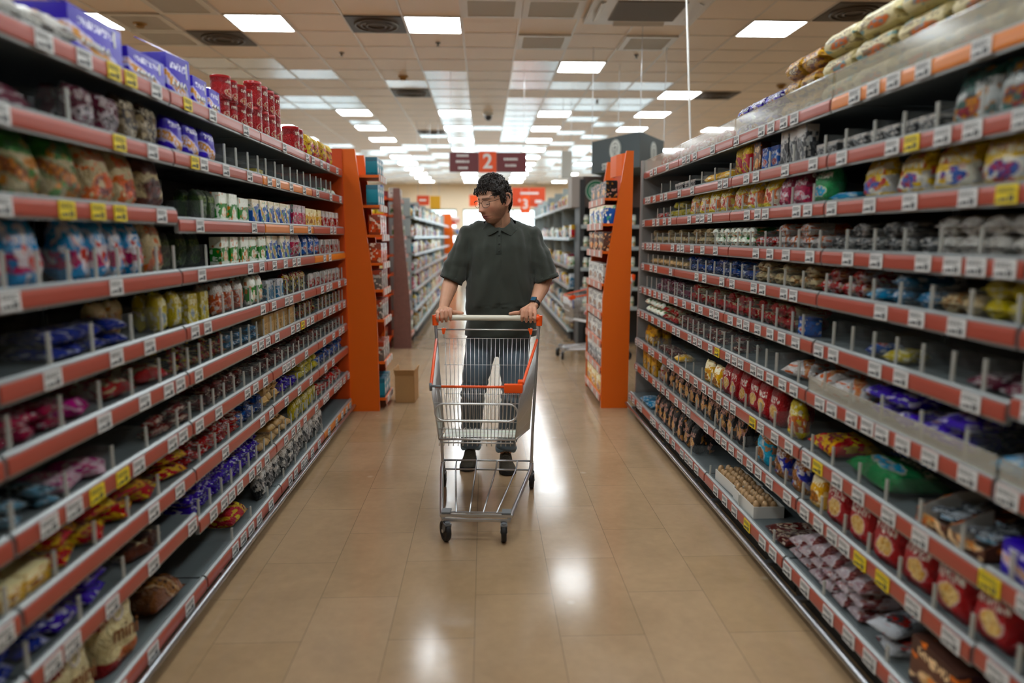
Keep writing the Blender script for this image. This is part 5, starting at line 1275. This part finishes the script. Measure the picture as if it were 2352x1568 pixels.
def add_ear(bm, s):
    c = [(s * .076, -.008, .018), (s * .084, -.016, .031), (s * .092, -.028, .027), (s * .095, -.034, .008), (s * .090, -.027, -.012), (s * .082, -.013, -.028), (s * .075, -.006, -.028)]
    limb(bm, [HM @ Vector(p) for p in c], [.0042, .0046, .005, .0048, .0048, .0056, .004], 8)
    limb(bm, [HM @ Vector(p) for p in [(s * .073, -.010, .016), (s * .082, -.023, .010), (s * .081, -.022, -.004), (s * .076, -.010, -.018)]], [.006, .0065, .0075, .0065], 8)
# arm joints: [shoulder, elbow, wrist]; image-left is the subject's right arm
AL = [(-.092, 4.11, 1.368), (-.186, 4.12, 1.165), (-.232, 3.925, 1.002)]
AR = [(.276, 4.11, 1.372), (.352, 4.13, 1.150), (.272, 3.935, 1.010)]
BAR = Vector((0, 3.848, .957))
def add_hand(bm, wrist, cx, mir, slope=0):
    """closed over the bar; mir=+1: thumb towards +x"""
    w = Vector(wrist); kn = []; BY = -(cx - .013) * math.tan(R(4.5))
    for k in range(4):
        x = cx - mir * (k - 1.5) * .0235; ky = BY + 3.868 + .004 * abs(k - 1.2); kz = .997 - .003 * k * k * .5
        ln = (.96, 1.04, 1.0, .86)[k]
        m0 = w + Vector(((x - w.x) * .45, -.018, -.004)); mcp = Vector((x, ky, kz)); kn.append(mcp)
        limb(bm, [w + Vector(((x - w.x) * .3, 0, 0)), m0, mcp], [.0165, .0155, .0128], 12)
        pip = Vector((x + mir * .001, ky - .036 * ln, kz - .004)); dip = Vector((x + mir * .002, ky - .0435, kz - .032 * ln)); tip = Vector((x + mir * .002, ky - .030, kz - .054 * ln))
        limb(bm, [mcp, pip, dip, tip], [.0118, .0105, .0096, .0082], 12)
    limb(bm, [kn[0] + Vector((0, .02, -.008)), kn[3] + Vector((0, .02, -.008))], [.013, .012], 12)
    limb(bm, [w, (w + kn[1]) / 2 + Vector((0, 0, -.006)), (kn[1] + kn[2]) / 2 + Vector((0, .022, -.012))], [.021, .024, .018], 12)
    b0 = w + Vector((mir * .018, -.018, -.008)); b1 = Vector((cx + mir * .050, BY + 3.885, .980)); b2 = Vector((cx + mir * .076, BY + 3.862, .984)); b3 = Vector((cx + mir * .102, BY + 3.850, .981))
    limb(bm, [b0, b1, b2, b3], [.015, .0135, .0108, .0085], 12)
bm = BM(); add_head(bm)
for s in (-1, 1): add_ear(bm, s)
nb = Vector((.088, 4.115, 1.44))
limb(bm, [HM @ Vector((0, -.032, -.045)), (HM @ Vector((0, -.03, -.085))).lerp(nb, .4), nb, nb + Vector((0, .02, -.08))], [.056, .058, .064, .075], 24)
limb(bm, [HM @ Vector((.03, .02, -.07)), nb + Vector((.01, -.03, 0))], [.034, .04], 16)
ellipse_loft(bm, [(.088, 4.13, .86, .15, .10), (.088, 4.13, 1.0, .15, .10), (.09, 4.12, 1.2, .155, .10), (.092, 4.12, 1.34, .15, .085), (.092, 4.12, 1.40, .10, .06)], 24)
for A in (AL, AR):
    S_, E_, W_ = map(Vector, A); limb(bm, [S_, S_.lerp(E_, .5), E_], [.050, .048, .043]); limb(bm, [E_, E_.lerp(W_, .35), E_.lerp(W_, .8), W_], [.044, .0455, .031, .0265])
add_hand(bm, AL[2], -.225, 1); add_hand(bm, AR[2], .240, -1)
LEGL = [(-.005, 4.20, .84), (-.075, 4.13, .47), (-.092, 4.30, .10)]; LEGR = [(.175, 4.20, .84), (.170, 4.08, .48), (.125, 4.21, .09)]
for A in (LEGL, LEGR): limb(bm, A, [.085, .055, .038]); 
for (x, y, z), yy in ((LEGL[2], 4.19), (LEGR[2], 4.09)): limb(bm, [(x, y, z), (x, y + .02, .05), (x, yy + .02, .034)], [.034, .028, .016])
body = remesh(bm, .0028, 3, .5)
def skin_mat():
    m = bpy.data.materials.new('skin'); m.use_nodes = True; q = NB(m); b = q.n['Principled BSDF']
    a = q.node('ShaderNodeAttribute', attribute_name='tint'); q.l.new(a.outputs['Color'], b.inputs['Base Color'])
    b.inputs['Roughness'].default_value = .5; b.inputs['Subsurface Weight'].default_value = .06; b.inputs['Subsurface Radius'].default_value = (.02, .008, .004); b.inputs['Subsurface Scale'].default_value = .2
    tc = q.node('ShaderNodeTexCoord'); n = q.node('ShaderNodeTexNoise'); n.inputs['Scale'].default_value = 220; n.inputs['Detail'].default_value = 4; q.l.new(tc.outputs['Object'], n.inputs['Vector'])
    bp = q.node('ShaderNodeBump'); bp.inputs['Strength'].default_value = .12; bp.inputs['Distance'].default_value = .002; q.l.new(n.outputs['Fac'], bp.inputs['Height']); q.l.new(bp.outputs[0], b.inputs['Normal']); return m
SK = Vector(srgb('#cf9b7c')[:3]); BE = Vector(srgb('#5c4433')[:3]); LI = Vector(srgb('#94534c')[:3]); RD = Vector(srgb('#b8705a')[:3]); BR_ = Vector(srgb('#2c211b')[:3])
lay = body.verts.layers.float_color.new('tint')
for v in body.verts:
    p = HI @ v.co; c = SK.copy(); n = noise.noise(v.co * 38) * .5 + .5; n2 = noise.noise(v.co * 260) * .5 + .5
    if p.z > -.16 and p.length < .19:
        jaw = 0
        if p.z < -.012 and p.y > -.035:
            side = max(0, min(1, (abs(p.x) - .028) / .02)) * max(0, min(1, (-.012 - p.z) / .03)); low = max(0, min(1, (-.074 - p.z) / .012)); mou = G(p.x, .028) * G(p.z + .052, .004) * (p.y > .06) * .8
            jaw = max(side * max(0, min(1, (p.y + .03) / .02)), low * (p.y > -.0), mou); 
            if p.z < -.118: jaw *= max(0, 1 - (-.118 - p.z) / .02)
        c = c.lerp(BE, min(1, jaw) * (.42 + .35 * n2))
        c = c.lerp(RD, .55 * G(abs(p.x) - .04, .016) * G(p.z + .028, .016) * (p.y > .03))
        if p.y > .05: c = c.lerp(RD, .6 * G(p.x, .012) * G(p.z + .032, .012))
        if p.y > .06: c = c.lerp(LI, min(1, 1.3 * G(p.x, .017) * (G(p.z + .061, .0042) + G(p.z + .0705, .0042))))
        if p.y > .04 and abs(p.x) < .054 and abs(p.x) > .008: c = c.lerp(BR_, .95 * G(p.z - .0215 + .10 * max(0, abs(p.x) - .034), .0038) * min(1, (.054 - abs(p.x)) / .012) * (.6 + .4 * n2))
        if p.y > .04: c = c.lerp(BR_, .30 * G(abs(p.x) - .028, .012) * G(p.z - .003, .008))  # shading around the eyes, put into the skin colour
        if abs(p.x) > .072: c = c.lerp(RD, .45)
    if v.co.z < 1.02 and v.co.y < 3.88: c = c.lerp(RD, .25)
    c *= .94 + .1 * n
    v[lay] = (*c, 1)
pobj('body', body, skin_mat())
# ---- eyes: closed-down lids with dark lash line
bm = BM()
for s in (-1, 1): limb(bm, [HM @ Vector((s * .019, .0860, -.003)), HM @ Vector((s * .029, .0872, -.006)), HM @ Vector((s * .041, .0800, -.004))], [.0012, .0019, .0013], 8)
pobj('eyelashes', bm, mat('dark_lashes', '#1c1512', .6))
for s in (-1, 1):
    bm = BM(); ball(bm, HM @ Vector((s * .029, .0725, -.001)), .0115); pobj('eye', bm, mat('eye_dark', '#3a2c24', .2))
# ---- hair: cap plus curls
m_hair = mat('dark_brown_curly_hair', '#241c16', .45, 0, .45, bump=.5, bscale=160, var=.4, vscale=60)
def hairline(px, py, pz):
    """>0 inside the hair"""
    if py > .0: lim = .062 + .020 * (abs(px) / .07 - .35) * -1 if abs(px) < .05 else .040
    else: lim = -.002
    if py > .0: lim = (.064 - .012 * (abs(px) / .05) ** 2) if abs(px) < .055 else .030 - (.04 if py < .025 else 0)
    elif py > -.045: lim = .034 + (-.03 if py > -.008 else 0)   # above the ear, side-burn
    else: lim = -.082 + .0 * px
    return pz - lim
bm = BM(); nu, nv = 90, 60; gv = {}
for j in range(nv + 1):
    for i in range(nu):
        th = PI * .78 * j / nv; ph = 2 * PI * i / nu; x, y, z = math.sin(th) * math.cos(ph), math.sin(th) * math.sin(ph), math.cos(th)
        p = Vector(head_surface(x, y, z)); h = hairline(*p)
        g = .0135 * max(0, min(1, (h + .004) / .022)) * (1 + .35 * max(0, z)) + (-.004 if h < -.004 else 0)
        p += p.normalized() * (g + .004 * noise.noise(p * 55) * (h > 0) + .0028 * noise.noise(p * 130) * (h > 0))
        gv[i, j] = (bm.verts.new(HM @ p), h)
        if j == 0: break
for j in range(nv):
    for i in range(nu):
        a = gv[(i, j) if j else (0, 0)]; b_ = gv[((i + 1) % nu, j) if j else (0, 0)]; c = gv[(i + 1) % nu, j + 1]; d = gv[i, j + 1]
        if max(a[1], b_[1], c[1], d[1]) < -.004: continue
        f = list(dict.fromkeys([a[0], b_[0], c[0], d[0]]))
        if len(f) > 2: bm.faces.new(f)
bmesh.ops.delete(bm, geom=[v for v in bm.verts if not v.link_faces], context='VERTS')
rnd = random.Random(11); nc = 0
while nc < 620:
    th, ph = math.acos(1 - rnd.random() * 1.62), rnd.uniform(0, 2 * PI); x, y, z = math.sin(th) * math.cos(ph), math.sin(th) * math.sin(ph), math.cos(th)
    p = Vector(head_surface(x, y, z)); h = hairline(*p)
    if h < .002: continue
    nc += 1; n = p.normalized(); top = max(0, z)
    tdir = (Vector((rnd.uniform(-1, 1), rnd.uniform(-.3, 1.2) if z > .3 else rnd.uniform(-.6, .2), -.9 if z < .5 else -.2))); tdir = (tdir - n * tdir.dot(n)).normalized(); bi = n.cross(tdir)
    L = rnd.uniform(.016, .030) * (.8 + .5 * top); cr = rnd.uniform(.003, .0055) * (1 if z > .1 else .45); base = p + n * (.0085 + .006 * top + rnd.uniform(0, .004)); turns = rnd.uniform(.8, 1.8); a0 = rnd.uniform(0, 6)
    pts = []; m_ = 9
    for k in range(m_):
        f = k / (m_ - 1); a = a0 + turns * 2 * PI * f; q_ = base + tdir * L * f + n * (cr * math.sin(a) + .004 * top * math.sin(f * PI) - .004 * f) + bi * cr * math.cos(a)
        pts.append(HM @ q_)
    tube(bm, pts, [.0006 + .0016 * math.sin(PI * min(1, (k + .8) / m_)) for k in range(m_)], 5)
for k in range(26):   # loose fringe falling on the forehead
    x = rnd.uniform(-.045, .058); base = Vector((x, .078 - .25 * abs(x), .072)); pts = []; cr = .004; a0 = rnd.uniform(0, 6)
    for f in [q_ / 7 for q_ in range(8)]: pts.append(HM @ (base + Vector((cr * math.cos(a0 + 7 * f) + .004 * f, .010 * math.sin(f * 2.6) + cr * .5 * math.sin(a0 + 7 * f) + .012, -.032 * f))))
    tube(bm, pts, [.0006 + .0015 * math.sin(PI * min(1, (q_ + .8) / 8)) for q_ in range(8)], 5)
pobj('hair', bm, m_hair, label='dark curly hair')
# ---- glasses
bm = BM(); bl = BM()
for s in (-1, 1):
    pts = []
    for k in range(24):
        a = 2 * PI * k / 24; cx, cz = s * .033 + .0235 * math.copysign(abs(math.cos(a)) ** .8, math.cos(a)), -.0005 + .0175 * math.copysign(abs(math.sin(a)) ** .85, math.sin(a)) * (1.05 if math.sin(a) < 0 else .9)
        pts.append(HM @ Vector((cx, .104 - .22 * (abs(cx) / .06) ** 2 * .06, cz)))
    tube(bm, pts, .0011, 6, closed=True); bl.faces.new([bl.verts.new(p) for p in pts])
tube(bm, [HM @ Vector(p) for p in ((-.010, .104, .004), (0, .107, .006), (.010, .104, .004))], .0011, 6)
pobj('glasses_frame', bm, mat('dark_metal_frame', '#2a1e1a', .3, .6)); pobj('lens', bl, clear_mat('lens', '#e8f2ee', .05, .05), smooth=False)
for s in (-1, 1):
    bm = BM(); tube(bm, [HM @ Vector(p) for p in ((s * .056, .096, .008), (s * .070, .075, .008), (s * .080, .0, .014), (s * .079, -.018, .016), (s * .078, -.028, .004))], .0015, 6); pobj('glasses_temple', bm, mat('dark_metal_frame', '#2a1e1a'))
bm = BM(); ball(bm, HM @ Vector((.083, -.012, -.029)), .0022); pobj('ear_stud', bm, M['silver'] if 'silver' in M else mat('silver_stud', '#d8d8d8', .2, 1))
# ---- polo shirt
def cloth(name, color, rough=.9, weave=900):
    m = bpy.data.materials.new(name); m.use_nodes = True; q = NB(m); b = q.n['Principled BSDF']; b.inputs['Base Color'].default_value = srgb(color); b.inputs['Roughness'].default_value = rough
    b.inputs['Sheen Weight'].default_value = .25; b.inputs['Sheen Roughness'].default_value = .5; b.inputs['Specular IOR Level'].default_value = .2
    tc = q.node('ShaderNodeTexCoord'); n = q.node('ShaderNodeTexNoise'); n.inputs['Scale'].default_value = weave; n.inputs['Detail'].default_value = 2; q.l.new(tc.outputs['Object'], n.inputs['Vector'])
    n2 = q.node('ShaderNodeTexNoise'); n2.inputs['Scale'].default_value = 14; n2.inputs['Detail'].default_value = 6; q.l.new(tc.outputs['Object'], n2.inputs['Vector'])
    hs = q.node('ShaderNodeHueSaturation'); hs.inputs['Color'].default_value = srgb(color); q.put(hs.inputs['Value'], q.m('ADD', .8, q.m('MULTIPLY', n2.outputs['Fac'], .4))); q.l.new(hs.outputs[0], b.inputs['Base Color'])
    bp = q.node('ShaderNodeBump'); bp.inputs['Strength'].default_value = .25; bp.inputs['Distance'].default_value = .001; q.l.new(n.outputs['Fac'], bp.inputs['Height']); q.l.new(bp.outputs[0], b.inputs['Normal']); return m
m_polo = cloth('dark_green_grey_pique', '#3a3e37'); m_polo2 = cloth('dark_green_grey_rib', '#333730')
m_jean = cloth('blue_grey_denim', '#5e6c76', .85, 500); m_jean2 = cloth('faded_denim_cuff', '#6f8490', .85, 500)
bm = BM()
ellipse_loft(bm, [(.090, 4.165, .70, .210, .140), (.090, 4.16, .82, .208, .140), (.092, 4.145, .92, .203, .140), (.093, 4.125, 1.04, .200, .142), (.093, 4.11, 1.16, .196, .140), (.093, 4.105, 1.27, .197, .132),
                  (.093, 4.105, 1.34, .203, .120), (.093, 4.108, 1.39, .190, .102), (.092, 4.112, 1.43, .160, .085), (.090, 4.115, 1.452, .120, .076), (.089, 4.112, 1.474, .082, .068), (.088, 4.11, 1.50, .068, .063), (.088, 4.11, 1.57, .066, .062)], 40, 2.5)
cuffs = []
for A, cuf, r0, r1 in ((AL, Vector((-.192, 4.075, 1.150)), .083, .066), (AR, Vector((.362, 4.075, 1.150)), .083, .069)):
    S_, E_ = Vector(A[0]), Vector(A[1]); d = (cuf - S_).normalized(); 
    limb(bm, [S_ + Vector((.012 if A is AL else -.012, 0, .008)), S_.lerp(cuf, .4), cuf, cuf + d * .08], [r0 * .92, r0 * .95, r1, r1], 24); cuffs.append((cuf, d, r1))
for s in (-1, 1): limb(bm, [(.088 + s * .05, 4.115, 1.435), (.088 + s * .10, 4.112, 1.425), (.088 + s * .17, 4.11, 1.392)], [.050, .056, .068], 20)
shirt = remesh(bm, .0065, 14, .5)
def cut(bm, co, no, near=None, rad=1):
    geo = [f for f in bm.faces if near is None or (f.calc_center_median() - near).length < rad]
    geo = list({v for f in geo for v in f.verts}) + list({e for f in geo for e in f.edges}) + geo
    bmesh.ops.bisect_plane(bm, geom=geo, dist=1e-5, plane_co=co, plane_no=no)
    dead = [f for f in bm.faces if (f.calc_center_median() - co).dot(no) > 1e-4 and (near is None or (f.calc_center_median() - near).length < rad)]
    bmesh.ops.delete(bm, geom=dead, context='FACES')
for c, d, r in cuffs: cut(shirt, c, d, c + d * .05 + Vector((math.copysign(.035, c.x - .09), 0, 0)), .118)
cut(shirt, Vector((0, 4.1, .823)), Vector((0, .02, -1)))
nk, nn = Vector((.087, 4.035, 1.446)), Vector((0, -.55, 1)).normalized()
cut(shirt, nk, nn, Vector((.087, 4.08, 1.51)), .13)
shirt.normal_update()
def folds(p):
    f = 0
    x, y, z = p
    f += .011 * noise.noise(Vector((x * 11 + .6 * z, y * 5, z * 2.2)))
    f += .007 * noise.noise(Vector((x * 24 + z * 3, y * 10, z * 5 + 3)))
    if z < 1.02: f += .010 * noise.noise(Vector((x * 8 - z * 9, y * 6, z * 9)))
    a = abs(x - .093)
    if z > 1.0: f += .013 * abs(noise.noise(Vector((x * 17 + 4 * (z - 1.3) * (1 if x > .09 else -1), y * 4, z * 2.4 + 7)))) - .003
    f += .007 * noise.noise(Vector((x * 9 + z * 11 * (1 if x > .09 else -1), y * 5, z * 5 - x * 6)))
    if a > .17 and z > 1.1: f += .010 * noise.noise(Vector((x * 10 + z * 14, y * 12, z * 20)))   # sleeve creases
    if a > .13 and a < .22 and z > 1.15: f -= .006 * G(a - .185 - (1.4 - z) * .02, .008)                 # armhole seam
    return f
for v in shirt.verts: v.co += v.normal * folds(v.co)
bmesh.ops.solidify(shirt, geom=shirt.faces, thickness=.0022)
pobj('polo_shirt', shirt, m_polo, label='dark green grey polo shirt')
for c, d, r in cuffs:   # ribbed cuffs follow the sleeve opening
    x, y = frame_at(d); bm = BM(); rings = []
    for off, rr in ((-.018, r * 1.0), (-.018, r * 1.035), (.003, r * 1.045), (.005, r * 1.0), (.003, r * .955)):
        rings.append([bm.verts.new(c + d * off + (x * math.cos(t) + y * math.sin(t)) * rr) for t in [2 * PI * k / 36 for k in range(36)]])
    for A_, B_ in zip(rings, rings[1:]):
        for k in range(36): bm.faces.new([A_[k], A_[(k + 1) % 36], B_[(k + 1) % 36], B_[k]])
    pobj('sleeve_cuff', bm, m_polo2)
from mathutils.bvhtree import BVHTree
bmt = bmesh.new(); bmt.from_mesh(bpy.data.objects[[o.name for o in MAN.children if o.name.startswith('polo_shirt')][0]].data); BV = BVHTree.FromBMesh(bmt)
def on_shirt(x, z, off=0):
    h = BV.ray_cast(Vector((x, 3.5, z)) - O_, Vector((0, 1, 0))); return Vector((x, (h[0].y + O_.y if h[0] else 4.0) - off, z))
# collar: a stand and a folded fall with two points
bm = BM(); n = 48; rows = []
NCx, NCy = .087, 4.100
for k in range(n + 1):
    a = R(-174 + 348 * k / n); fr = abs(a) / R(174); ao = a * (1 - .20 * fr ** 3); am = a * (1 - .11 * fr ** 3); ox, oy = math.sin(ao), math.cos(ao); mx_, my_ = math.sin(am), math.cos(am); sx, sy = math.sin(a), math.cos(a)   # a=0 at the back
    zf = 1.530 - .098 * fr ** 1.6
    tipz = .048 - .018 * fr ** 4
    ri = .066 - .004 * fr; 
    pts = [(NCx + sx * ri, NCy + sy * (ri + .004) - .010 * fr, zf - .035), (NCx + sx * (ri + .001), NCy + sy * (ri + .005) - .014 * fr, zf - .004), (NCx + sx * (ri + .005), NCy + sy * (ri + .010) - .017 * fr, zf + .001),
           (NCx + mx_ * (ri + .020), NCy + my_ * (ri + .020) - .022 * fr, zf - tipz * .5), (NCx + ox * (ri + .036), NCy + oy * (ri + .033) - .024 * fr, zf - tipz)]
    pts = [p if (i_ < 2 or p[1] > 4.08) else (p[0], min(p[1], on_shirt(p[0], p[2]).y - .0035), p[2]) for i_, p in enumerate(pts)]
    rows.append([bm.verts.new(p) for p in pts])
for A_, B_ in zip(rows, rows[1:]):
    for k in range(4): bm.faces.new([A_[k], A_[k + 1], B_[k + 1], B_[k]])
bmesh.ops.recalc_face_normals(bm, faces=bm.faces); bmesh.ops.solidify(bm, geom=bm.faces, thickness=.002)
pobj('collar', bm, m_polo2, angle=60)
# placket and buttons
bm = BM(); A_ = []
for j in range(9):
    z = 1.425 - j * .0155
    A_.append([bm.verts.new(on_shirt(.082 + dx, z, o_)) for dx, o_ in ((-.017, .0005), (-.016, .003), (.016, .003), (.017, .0005))])
for a, b_ in zip(A_, A_[1:]):
    for k in range(3): bm.faces.new([a[k], a[k + 1], b_[k + 1], b_[k]])
pobj('placket', bm, m_polo2, angle=40)
for z in (1.405, 1.358, 1.318):
    p = on_shirt(.083, z, .004); bm = BM(); lathe(bm, [(.0055, 0), (.0055, .002), (.004, .0028)], 14); bmesh.ops.rotate(bm, verts=bm.verts, matrix=Matrix.Rotation(PI / 2, 3, 'X')); bmesh.ops.translate(bm, verts=bm.verts, vec=p); pobj('button', bm, mat('dark_button', '#2c2f2c', .35))
# ---- jeans
bm = BM()
ellipse_loft(bm, [(.075, 4.18, .69, .035, .05), (.08, 4.185, .73, .110, .09), (.088, 4.19, .80, .178, .125), (.088, 4.175, .90, .175, .118), (.088, 4.165, .98, .16, .11)], 32, 2.3)
for A, k in ((LEGL, -1), (LEGR, 1)):
    H_, K_, N_ = map(Vector, A); limb(bm, [H_ + Vector((k * .002, 0, -.03)), H_.lerp(K_, .5), K_, K_.lerp(N_, .55), N_, N_ + (N_ - K_).normalized() * .12], [.098, .088, .073, .066, .060, .060], 24)
jeans = remesh(bm, .0065, 10, .5)
for A in (LEGL, LEGR):
    N_ = Vector(A[2]); cut(jeans, Vector((N_.x, N_.y, .105 if A is LEGR else .095)), Vector((0, 0, -1)), Vector((N_.x, N_.y, .05)), .14)
jeans.normal_update()
for v in jeans.verts:
    x, y, z = v.co; f = .005 * noise.noise(Vector((x * 9, y * 9, z * 14))) + .004 * noise.noise(Vector((x * 20 + z * 10, y * 20, z * 26)))
    if z < .3: f += .007 * math.sin(z * 95 + x * 20) * (1 - z / .3)
    if .42 < z < .56: f += .004 * math.sin(z * 120 + x * 30)
    v.co += v.normal * f
bmesh.ops.solidify(jeans, geom=jeans.faces, thickness=.0025)
pobj('jeans', jeans, m_jean, label='faded blue grey jeans')
# ---- shoes
m_shoe = mat('dark_olive_suede', '#3a3325', .75, bump=.3, bscale=120); m_sole = mat('black_sole', '#17191b', .6)
def shoe(heel, toe, lift=0):
    h, t_ = Vector(heel), Vector(toe); L = (t_ - h).length; rz = math.atan2((t_ - h).x, -(t_ - h).y)
    e = empty('shoe', h - O_, (lift, 0, rz)); e.parent = MAN
    prof = [(0, .026, .075), (.03, .036, .088), (.07, .039, .092), (.11, .038, .085), (.15, .042, .068), (.19, .047, .055), (.23, .045, .047), (.262, .034, .038), (.28, .012, .026)]
    bm = BM(); rings = []
    for y, w, hh in prof:
        y *= L / .28; rings.append([bm.verts.new((w * math.copysign(abs(math.cos(a)) ** .75, math.cos(a)), -y, .022 + (hh - .022) * max(0, math.sin(a)) ** .8 - .004 * (math.sin(a) < 0))) for a in [2 * PI * k / 20 for k in range(20)]])
    for a, b_ in zip(rings, rings[1:]):
        for k in range(20): bm.faces.new([a[k], a[(k + 1) % 20], b_[(k + 1) % 20], b_[k]])
    bm.faces.new(rings[0]); bm.faces.new(rings[-1]); obj('upper', bm, m_shoe, e, True)
    bm = BM(); out = [(w * 1.06 + .002, -y * L / .28) for y, w, hh in prof] ; poly = [(a, b_) for a, b_ in out] + [(-a, b_) for a, b_ in out[::-1]]; prism(bm, poly, .0, .024, 'z')
    for v in bm.verts:
        if v.co.y < -.22: v.co.z += (-.22 - v.co.y) * .12
    obj('sole', bm, m_sole, e)
    bm = BM()
    for k in range(6):
        y = -(.10 + k * .016) * L / .28; z = .094 - k * .0065; tube(bm, [(-.022, y, z - .012), (0, y - .004, z + .001), (.022, y + .004, z - .012)], .0022, 6)
    tube(bm, [(0, -.095, .098), (.022, -.085, .10), (.012, -.12, .094)], .002, 6); tube(bm, [(0, -.095, .098), (-.022, -.085, .10), (-.012, -.12, .094)], .002, 6)
    obj('laces', bm, mat('brown_laces', '#4a4030', .8), e, True)
shoe((-.094, 4.345, .0), (-.112, 4.075 + .0, .0)); shoe((.122, 4.27, .0), (.135, 3.995, .0))
for A, z in ((LEGR, .112), (LEGL, .102)):
    N_ = Vector(A[2]); bm = BM(); tube(bm, [(N_.x + .061 * math.cos(a), N_.y - .005 + .061 * math.sin(a), z + .003 * math.sin(3 * a)) for a in [2 * PI * k / 28 for k in range(28)]], .0045, 8, closed=True)
    for v in bm.verts: v.co.z = z + (v.co.z - z) * 3.2
    pobj('jeans_hem', bm, m_jean2, label='paler turned denim hem')
# ---- watch on the image-right wrist
W0, E0 = Vector(AR[2]), Vector(AR[1]); d = (E0 - W0).normalized(); c = W0 + d * .022; x, y = frame_at(d); 
bm = BM(); pts = [c + (x * math.cos(t) + y * math.sin(t)) * .0315 for t in [2 * PI * k / 28 for k in range(28)]]
rings = []
for off in (-.011, .011): rings.append([bm.verts.new(p + d * off) for p in pts])
for k in range(28): bm.faces.new([rings[0][k], rings[0][(k + 1) % 28], rings[1][(k + 1) % 28], rings[1][k]])
bmesh.ops.recalc_face_normals(bm, faces=bm.faces); bmesh.ops.solidify(bm, geom=bm.faces, thickness=.003); 
we = empty('wrist_watch', (0, 0, 0)); we.parent = MAN
obj('watch_strap', bm, M['rubber'], we, True, loc=-O_, angle=50)
out = Vector((-.25, -.72, .62)); out = (out - d * out.dot(d)).normalized(); side = d.cross(out)
mtx = Matrix((side, d, out)).transposed().to_4x4(); mtx.translation = c + out * .031
bm = BM(); box(bm, -.0160, .0160, -.018, .018, -.002, .009, bev=.004); bm.transform(mtx); obj('watch_case', bm, M['rubber'], we, True, loc=-O_, angle=40)
bm = BM(); box(bm, -.0132, .0132, -.0152, .0152, .009, .0096, bev=.0002); bm.transform(mtx); obj('watch_screen', bm, mat('blue_watch_screen', '#22485f', .15, emit=.25), we, loc=-O_)
